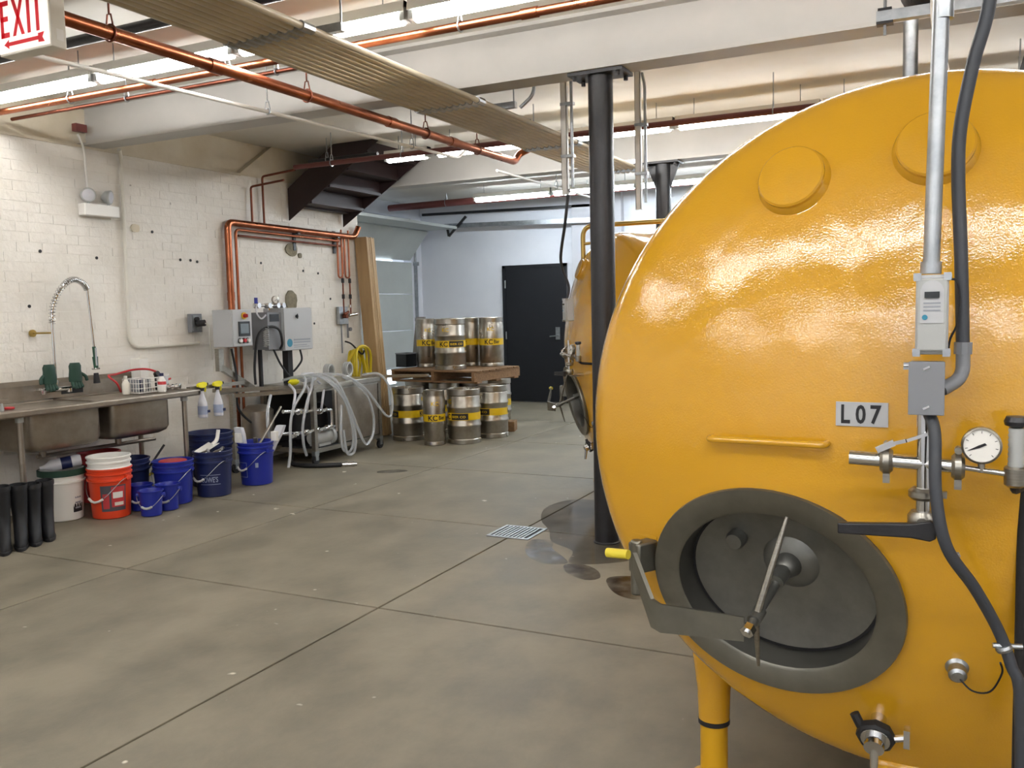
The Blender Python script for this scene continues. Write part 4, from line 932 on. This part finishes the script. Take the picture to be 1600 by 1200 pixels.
tag(obj('steel_wand', MB().cyl((-5.36, 5.80, .30), (-5.42, 6.2, .62), .011, n=10).cyl((-5.36, 5.80, .30), (-5.355, 5.785, .40), .02, n=10), 'steel'), 'thin steel wand slanting out of the blue bucket by the cart', 'wand')
tag(obj('mop_stick', MB().cyl((-6.10, 5.05, .06), (-5.98, 6.02, .34), .012, n=10), 'lug'), 'long thin yellowish stick leaning behind the buckets', 'stick')

# ---------------------------------------------------------------- keg washer cart
CX, CY = -5.45, 6.72       # front near corner
t = thing('keg_washer', 'steel keg washer cart on castors with control cabinets', 'machine', (CX, CY, 0))
legs = ((-.02, .0), (-.02, 1.08), (-.64, .0), (-.64, 1.08), (-.45, -.62))
for x, y in legs:
    lg = obj('leg', MB().span((x-.022, y-.022, .13), (x+.022, y+.022, .74)), 'steel', t)
    obj('castor_fork', MB().span((x-.022, y-.03, .085), (x+.022, y+.03, .13)).span((x-.022, y-.02, .04), (x-.016, y+.02, .09)).span((x+.016, y-.02, .04), (x+.022, y+.02, .09)), 'galv', lg)
    obj('castor_wheel', MB().cyl((x-.014, y, .045), (x+.014, y, .045), .045, n=20), 'blackmatte', lg)
for z in (.13, .72):
    for a, b in (((-.02, 0, z), (-.02, 1.08, z)), ((-.64, 0, z), (-.64, 1.08, z)), ((-.02, 0, z), (-.64, 0, z)), ((-.02, 1.08, z), (-.64, 1.08, z))): obj('rail', MB().bar(a, b, .035, .04), 'steel', t)
for a, b in (((-.45, -.62, .72), (-.02, 0, .72)), ((-.62, -.62, .74), (-.62, 0, .74)), ((-.45, -.62, .15), (-.45, 0, .15)), ((-.35, -.95, .80), (-.1, .1, .75))): obj('rail', MB().bar(a, b, .03, .035), 'steel', t)
obj('deck', MB().span((-.66, -.02, .74), (.0, 1.10, .765)).span((-.04, -.02, .72), (.01, 1.10, .772)), 'steel', t, bev=.004)
obj('side_panel', MB().span((-.018, .36, .16), (-.008, 1.05, .70)), 'sinksteel', t)
obj('shelf', MB().span((-.62, .02, .145), (-.03, 1.06, .16)), 'blackmatte', t)
obj('rear_panel', MB().span((-.63, .02, .16), (-.62, 1.06, .70)), 'blackmatte', t)
obj('tow_bar', MB().bar((-.2, 1.05, .77), (.26, 1.62, .745), .05, .03).cyl((.25, 1.60, .745), (.27, 1.64, .745), .02, n=10), 'steel', t)
for k, (x, y, r_, h_) in enumerate(((-.30, .16, .11, .34), (-.45, -.30, .15, .42), (-.36, .45, .12, .36))):
    obj('tank', MB().lathe([(r_*.6, 0), (r_, .05), (r_, h_-.05), (r_*.6, h_), (0, h_+.01)], (x, y, .18), n=28), ('blackmatte', 'sinksteel', 'blackmatte')[k], t)
pm = MB().cyl((-.10, .06, .24), (-.10, .30, .24), .07, n=20).cyl((-.10, .30, .24), (-.10, .34, .24), .09, n=20).box((-.10, .18, .17), (.12, .18, .03))
obj('pump', pm, 'plasticgrey', t)
mani = MB().tube(corner([(-.05, -.40, .56), (-.05, -.02, .52), (-.05, .30, .50)], .04), .018, 12).tube(corner([(-.08, -.5, .36), (-.03, -.12, .33), (-.03, .28, .33), (-.03, .28, .5)], .05), .018, 12)
for y, z in ((-.30, .33), (-.12, .33), (.05, .33), (.22, .33), (-.2, .54), (.1, .51)):
    mani.cyl((-.03, y-.02, z), (-.03, y+.02, z), .032, n=14).cyl((-.03, y, z), (.03, y, z+.01), .014, n=10).bar((.03, y-.04, z+.01), (.03, y+.04, z+.02), .012, .02)
obj('valve_manifold', mani, 'chrome', t)
for y in (-.28, -.08, .14): obj('feed_hose', MB().tube(cr([(-.04, y, .52), (.02, y-.05, .62), (-.02, y+.02, .73), (-.15, y+.1, .79)], 6), .012, 8), 'frost', t)
# first cabinet: touch screen, dial and buttons, on an angled post
cb = obj('control_cabinet', MB().span((-.60, -.67, 1.17), (-.37, -.42, 1.51)), 'enclosure', t, bev=.005)
obj('cabinet_door', MB().span((-.37, -.665, 1.175), (-.355, -.425, 1.505)), 'enclosure', cb, bev=.003)
obj('touch_screen', MB().span((-.355, -.60, 1.265), (-.345, -.46, 1.40)), 'screen', cb)
obj('screen_glass', MB().span((-.345, -.582, 1.29), (-.343, -.478, 1.38)), 'lcd', cb)
obj('dial_plate', MB().cyl((-.356, -.525, 1.452), (-.345, -.525, 1.452), .032, n=24), 'yellowdial', cb)
obj('switch_knob', MB().cyl((-.345, -.525, 1.452), (-.315, -.525, 1.452), .02, .016, n=16).box((-.312, -.525, 1.452), (.012, .01, .03)), 'red', cb)
for k, y in enumerate((-.59, -.54, -.49)):
    obj('button', MB().cyl((-.356, y, 1.225), (-.33, y, 1.225), .017, n=16), ('white', 'red', 'white')[k], cb)
    obj('button_ring', MB().lathe([(.021, 0), (.026, .004), (.022, .012)], (-.356, y, 1.225), (1, 0, 0), n=18, cap=False), 'blackmatte', cb)
cp = MB().span((-.56, -.70, .95), (-.51, -.64, 1.155)).bar((-.535, -.67, .99), (-.50, -.30, .76), .05, .05).span((-.56, -.52, .9), (-.53, -.48, 1.155))
obj('post', cp, 'steel', t)
# second cabinet with printed door and air manifold
c2_ = obj('control_cabinet', MB().span((-.62, .03, 1.10), (-.38, .46, 1.52)), 'enclosure', t, bev=.004)
obj('cabinet_door', MB().span((-.38, .035, 1.105), (-.365, .455, 1.515)), 'enclosure', c2_, bev=.003)
obj('latch', MB().cyl((-.366, .22, 1.435), (-.352, .22, 1.435), .017, n=16).box((-.35, .22, 1.435), (.006, .008, .05)), 'screen', c2_)
obj('print_mark', MB().lathe([(.04, 0), (.04, .0015), (.018, .002), (0, .002)], (-.365, .105, 1.175), (1, 0, 0), n=28), 'teal', c2_)
k = MB()
for z, ya_, yb_, h_ in ((1.195, .165, .42, .016), (1.172, .165, .42, .012), (1.145, .165, .36, .008), (1.127, .165, .40, .006)): k.span((-.366, ya_, z), (-.3635, yb_, z+h_))
obj('print_line', k, 'printgrey', c2_)
obj('side_box', MB().span((-.60, -.16, 1.12), (-.40, .03, 1.48)), 'boxgrey', t)
obj('window', MB().span((-.40, -.13, 1.39), (-.397, .0, 1.46)), 'screen', t)
obj('post', MB().span((-.54, .19, .76), (-.47, .26, 1.10)).span((-.56, -.14, .76), (-.53, -.11, 1.12)), 'blackmatte', t)
am = MB().cyl((-.45, -.28, 1.545), (-.45, .12, 1.545), .014, n=12)
for y in (-.25, -.10, .02, .10): am.cyl((-.47, y, 1.545), (-.41, y, 1.545), .026, n=14)
am.cyl((-.45, -.02, 1.55), (-.45, -.02, 1.62), .008, n=8).cyl((-.45, -.08, 1.5), (-.45, -.08, 1.545), .01, n=8)
obj('air_manifold', am, 'chrome', t)
obj('air_tube', MB().tube(cr([(-.43, -.27, 1.545), (-.40, -.30, 1.47), (-.42, -.22, 1.42), (-.42, -.15, 1.46)], 6), .008, 8), 'frost', t)
obj('regulator_cap', MB().cyl((-.45, -.25, 1.565), (-.45, -.25, 1.62), .017, n=14), 'blue', t)
gg = obj('pressure_gauge', MB().lathe([(.028, 0), (.04, .004), (.04, .02), (.036, .022)], (-.44, .0, 1.60), (1, -.3, 0), n=28), 'steel', t)
obj('dial', MB().cyl((-.4205, -.006, 1.60), (-.4185, -.0065, 1.60), .034, n=28), 'white', gg)
obj('needle', MB().bar((-.417, -.025, 1.59), (-.417, .01, 1.606), .004, .003, (1, 0, 0)), 'printblack', gg)
obj('cable', MB().tube(cr([(-.43, -.33, .80), (-.42, -.34, 1.0), (-.40, -.30, 1.26), (-.38, -.17, 1.34), (-.36, -.05, 1.31), (-.36, -.01, 1.18), (-.40, .0, 1.12)], 8), .012, 8), 'blackmatte', t)
obj('cable', MB().tube(cr([(-.43, -.06, 1.12), (-.38, -.03, .98), (-.36, .06, .86), (-.40, .15, .83)], 6), .010, 8), 'blackmatte', t)
obj('cable', MB().tube(cr([(-.43, .33, 1.10), (-.42, .34, 1.0), (-.44, .30, .93), (-.46, .25, .88)], 6), .010, 8), 'blackmatte', t)
coil = [(-.39+.025*math.cos(a), -.20+.0*a+.025*math.sin(a), 1.34-.19*a/(2*PI*10)) for a in [2*PI*i/10 for i in range(100)]]
obj('coiled_air_line', MB().tube(coil, .005, 5), 'plasticgrey', t)
obj('drop_cable', MB().tube(cr([(-.50, -.55, 1.15), (-.48, -.52, .9), (-.44, -.56, .6), (-.40, -.40, .42)], 7), .011, 8), 'blackmatte', t)
DZ = .768
t = thing('clear_hose', 'bundle of clear plastic hose looped over the front of the cart', 'hose', (CX, CY, 0))
H_ = [
 [(-.30, .10, DZ+.06), (-.12, .14, DZ+.085), (.02, .18, DZ+.03), (.10, .33, .60), (.12, .42, .30), (.11, .42, .12), (.09, .37, .07), (.08, .30, .12), (.08, .28, .28), (.07, .32, .55)],
 [(-.34, .16, DZ+.05), (-.14, .18, DZ+.09), (.03, .23, DZ+.02), (.10, .37, .58), (.13, .44, .28), (.13, .43, .09), (.11, .38, .045), (.10, .33, .09), (.09, .31, .30)],
 [(-.28, .20, DZ+.06), (-.1, .24, DZ+.09), (.05, .28, DZ+.02), (.11, .38, .55), (.14, .50, .26), (.13, .60, .13), (.11, .70, .12), (.10, .80, .22), (.09, .82, .40), (.08, .74, .60), (.02, .62, .74), (-.08, .55, DZ+.04)],
 [(-.25, .12, DZ+.07), (-.05, .30, DZ+.09), (.04, .50, DZ+.04), (.09, .72, .66), (.12, .90, .46), (.12, 1.02, .36), (.11, 1.12, .36), (.09, 1.18, .50), (.07, 1.16, .66), (.0, 1.08, DZ+.03), (-.12, .95, DZ+.03)],
 [(-.34, .06, DZ+.05), (-.10, .06, DZ+.08), (.02, -.06, DZ+.01), (.05, -.18, .62), (.05, -.25, .42), (.04, -.24, .24), (.02, -.18, .12)],
 [(-.36, -.02, DZ+.05), (-.12, -.02, DZ+.09), (.0, -.14, DZ+.0), (.03, -.34, .6), (.03, -.40, .44), (.05, -.44, .20), (.07, -.50, .06)],
 [(-.10, -.50, .72), (.0, -.66, .60), (.03, -.70, .46), (.0, -.66, .36)]]
for pts in H_: obj('loop', MB().tube(cr(pts, 7), .0135, 10), 'clear', t)
t = thing('suction_hose', 'dark hose with chrome coupling lying on the floor by the cart', 'hose', (CX, CY, .022))
obj('hose', MB().tube(cr([(-.5, .28, .09), (-.36, .05, .03), (-.18, -.14, 0), (.05, -.17, 0), (.25, -.06, 0), (.33, .0, 0)], 8), .021, 12), 'blackmatte', t)
obj('coupling', MB().cyl((.30, -.02, 0), (.40, .05, 0), .024, n=14).cyl((.33, .0, 0), (.35, .015, 0), .031, n=14).cyl((.40, .05, 0), (.42, .064, 0), .017, n=12), 'chrome', t)
lump('cleaning_cloth', (.16, .22, .10), (CX-.34, CY+.32, DZ), 'frost', 'crumpled white cloth on the cart deck behind the clear hoses', 'cloth', 4)
lump('sponge', (.10, .13, .06), (CX-.25, CY+.0, DZ), 'lime', 'yellow sponge on the cart deck beside the white cloth', 'sponge', 9)
for k, (y, lab) in enumerate(((.66, 'grey hose ring standing on the cart deck, nearest the sponge'), (.98, 'grey hose ring standing on the cart deck, nearest the boards'))):
    tt_ = thing('hose_ring', lab, 'hose', (CX-.34, CY+y, DZ))
    for q_ in range(3): obj('coil', MB().torus((.02*q_-.02, .004*q_, .085), .07, .0125, (1, .2, 0), 24, 8), 'plasticgrey', tt_)

# ---------------------------------------------------------------- kegs and pallet
def keg_proto(kind):
    h = .60; r = {'wide': .19, 'slim': .12, 'mid': .15}[kind]
    if kind != 'wide': pr = [(r-.012, 0), (r-.003, .004), (r-.003, .03), (r-.008, .045), (r, .06), (r, h-.085), (r-.006, h-.07), (r-.004, h-.05), (r-.004, h-.004), (r-.012, h)]
    else:
        pr = [(r-.012, 0), (r-.004, .004), (r-.004, .045), (r-.014, .055), (r-.008, .075)]
        for z in (.20, .40): pr += [(r-.008, z-.022), (r, z-.01), (r, z+.01), (r-.008, z+.022)]
        pr += [(r-.008, h-.09), (r-.014, h-.075), (r-.004, h-.065), (r-.004, h-.004), (r-.012, h)]
    pr += [(r-.016, h-.004), (r-.018, h-.06), (r*.5, h-.045), (0, h-.04)]
    t = thing('keg', '', 'keg', (0, 0, 0), 0, 'steel beer kegs')
    obj('body', MB().lathe(pr, n=40, cap=False), 'keg', t)
    obj('neck_valve', MB().lathe([(.03, h-.045), (.03, h-.02), (.024, h-.012), (0, h-.012)], n=18), 'chrome', t)
    rb = r-.008 if kind == 'wide' else r
    def arc_(a0, a1, z0, z1, q, n=14): return MB().rings([[((rb+q)*math.cos(R(a0+(a1-a0)*i/n)), (rb+q)*math.sin(R(a0+(a1-a0)*i/n)), z) for i in range(n+1)] for z in (z0, z1)], closed=False, cap=False)
    zb, bh = .262, .08
    yb = obj('yellow_band', arc_(-180, 180, zb, zb+bh, .0015, 40), 'labelyellow', t)
    def word(s, a0, wd, z, ht, m, q, par):
        obj('lettering', letters(MB(), s, (0, 0, z), (1, 0, 0), (0, 0, 1), wd, ht, q, .02, wrap=((0, 0), rb, R(a0))), m, par)
    for a0 in (-90, 90):
        da = math.degrees(1/rb)
        word('KC', a0-.055*da, .10, zb+.011, .058, 'printblack', .003, yb)
        if kind == 'wide':
            k0 = a0+.062*da
            obj('black_band', arc_(k0, k0+62, zb+.006, zb+bh-.006, .0025, 14), 'printblack', yb)
            word('BIER CO', k0+4, .155, zb+.026, .026, 'labelyellow', .004, yb)
        else: word('Bier', a0+.06*da, .075, zb+.018, .046, 'printblack', .003, yb)
        word('KC', a0-.02*da, .08, .435 if kind != 'wide' else .445, .045, 'labelyellow', .002, t)
    return t
PROTO = {k: keg_proto(k) for k in ('wide', 'slim', 'mid')}
used = set()
def keg(slim, x, y, z, rz, lab):
    src = PROTO[slim]
    if src in used: copy_tree(src, (x, y, z), rz, lab)
    else:
        used.add(src); src.location = (x, y, z); src.rotation_euler = (0, 0, rz); src['label'] = lab
PZ = .62
keg('wide', -4.79, 8.45, 0, -.65, 'wide keg on the floor, second from the right in the front row')
keg('slim', -5.02, 8.20, 0, .45, 'slim keg on the floor at the front of the stack')
keg('wide', -5.53, 8.47, 0, -1.5, 'wide keg on the floor at the left end of the stack beside the cart')
keg('wide', -4.70, 8.95, 0, -1.1, 'wide keg on the floor at the right end of the stack nearest the black door')
keg('wide', -5.29, 9.05, PZ+.145, .12, 'wide keg at the front corner of the pallet top, nearest the camera')
keg('slim', -5.84, 9.40, PZ+.145, .6, 'slim keg at the left of the pallet top')
keg('slim', -5.36, 9.68, PZ+.145, 2.1, 'slim keg half hidden in the middle of the pallet top')
keg('mid', -5.06, 9.66, PZ+.145, .30, 'keg with large letters at the right end of the pallet top')
keg('slim', -5.62, 9.62, PZ+.145, .5, 'slim keg farthest back on the pallet top behind the left slim keg')
keg('wide', -6.02, 9.5, 0, .5, 'wide keg under the left of the pallet')
keg('wide', -5.45, 9.15, 0, 1.2, 'wide keg under the middle of the pallet')
keg('wide', -5.22, 9.46, 0, 2, 'wide keg under the middle back of the pallet')
keg('wide', -5.10, 9.84, 0, 2.4, 'wide keg under the right side of the pallet')
keg('wide', -5.62, 9.68, 0, 2.4, 'wide keg under the far middle of the pallet')
t = thing('wooden_pallet', 'worn wooden pallet lying on the lower kegs and carrying kegs', 'pallet', (-5.371, 9.297, PZ), R(-5))
for i in range(7): obj('deck_board', MB().box((0, -.41+.137*i, .135), (1.24+random.uniform(-.02, .02), .118, .019)), 'wood', t, bev=.002)
for i in range(3): obj('bottom_board', MB().box((0, -.41+.41*i, .01), (1.24, .10, .018)), 'wood', t, bev=.002)
for i in range(3): obj('stringer', MB().box((-.59+.59*i, 0, .073), (.042, 0.95+(.06 if i == 2 else 0), .106)), 'wood', t, bev=.003)
tag(obj('timber_block', MB().box((0, 0, .06), (.11, .22, .12)), 'wood', None, (-4.70, 9.44, 0), .3, bev=.004), 'short timber block on the floor beside the right end keg', 'block')
tag(obj('folded_board', MB().rings([[(x, y, z) for x, y in ((-.10+o, -.02), (.07+o*.4, .0), (.07+o*.4, .025), (-.10+o, .005))] for z, o in ((0, 0), (.62, .085))]), 'cardboard', None, (-6.05, 9.55, PZ+.147)), 'tall grey board leaning behind the left keg on the pallet', 'board')
t = thing('dark_crate', 'low dark crate left of the grey board on the pallet', 'crate', (-6.12, 9.36, PZ+.147), R(-11))
cr_ = MB().span((-.09, -.09, 0), (.09, .09, .012)).span((-.09, -.09, 0), (-.08, .09, .17)).span((.08, -.09, 0), (.09, .09, .17)).span((-.09, -.09, 0), (.09, -.08, .17)).span((-.09, .08, 0), (.09, .09, .17))
obj('body', cr_, 'screen', t)
obj('rim', MB().span((-.096, -.096, .16), (.096, -.08, .175)).span((-.096, .08, .16), (.096, .096, .175)).span((-.096, -.08, .16), (-.08, .08, .175)).span((.08, -.08, .16), (.096, .08, .175)), 'boxgrey', t)

# ---------------------------------------------------------------- floor drain and wet patches
t = thing('floor_drain', 'square steel floor drain grate in the wet floor', 'drain', (-2.50, 5.07, 0))
obj('frame', MB().rings([[(a, -b_, z) for a, b_ in ((-s_, -s_), (-s_, s_), (s_, s_), (s_, -s_))] for s_, z in ((.15, 0), (.15, .006), (.13, .006), (.13, 0))], cap=False), 'galv', t)
obj('sump', MB().span((-.13, -.13, .0005), (.13, .13, .0012)), 'blackmatte', t)
for i in range(9): obj('grate_bar', MB().span((-.116+.026*i, -.13, .001), (-.102+.026*i, .13, .006)), 'galv', t)
def pool(name, pts, m, lab, cat, z=.0009):
    P = [Vector((a, b, 0)) for a, b in pts]; P = cr(P, 5, True); n = len(P)
    mb = MB().add([(p.x, p.y, z) for p in P]+[(p.x, p.y, .0002) for p in P], [tuple(range(n))]+[(i, i+n, (i+1) % n+n, (i+1) % n) for i in range(n)])
    return tag(obj(name, mb, m), lab, cat)
pool('puddle', [(-2.33, 5.2), (-2.5, 5.45), (-2.62, 5.8), (-2.55, 6.1), (-2.3, 6.15), (-2.0, 5.95), (-1.7, 5.7), (-1.5, 5.2), (-1.6, 4.75), (-1.9, 4.55), (-2.0, 4.8), (-2.2, 4.95)], 'wet', 'thin dark water film on the floor between drain and black post', 'puddle')
pool('mud_stain', [(-2.33, 4.95), (-2.30, 4.78), (-2.2, 4.6), (-2.05, 4.5), (-1.93, 4.55), (-2.02, 4.68), (-2.13, 4.8), (-2.2, 4.95)], 'mud', 'brown muddy stain just in front of the floor drain', 'stain', .0014)
pool('mud_stain', [(-1.93, 4.52), (-1.86, 4.38), (-1.72, 4.30), (-1.66, 4.36), (-1.72, 4.48), (-1.82, 4.55)], 'mud', 'brown muddy stain farther from the drain, towards the tank', 'stain', .0014)
pool('mud_stain', [(-1.62, 4.36), (-1.5, 4.15), (-1.36, 4.1), (-1.3, 4.25), (-1.4, 4.4), (-1.52, 4.45)], 'mud', 'brown stain nearest the large tank', 'stain', .0014)
pool('damp_stain', [(-4.67, 6.62), (-4.62, 6.55), (-4.5, 6.6), (-4.42, 6.72), (-4.5, 6.76), (-4.6, 6.72)], 'damp', 'small dark damp spot on the floor near the hose coupling', 'stain', .0014)
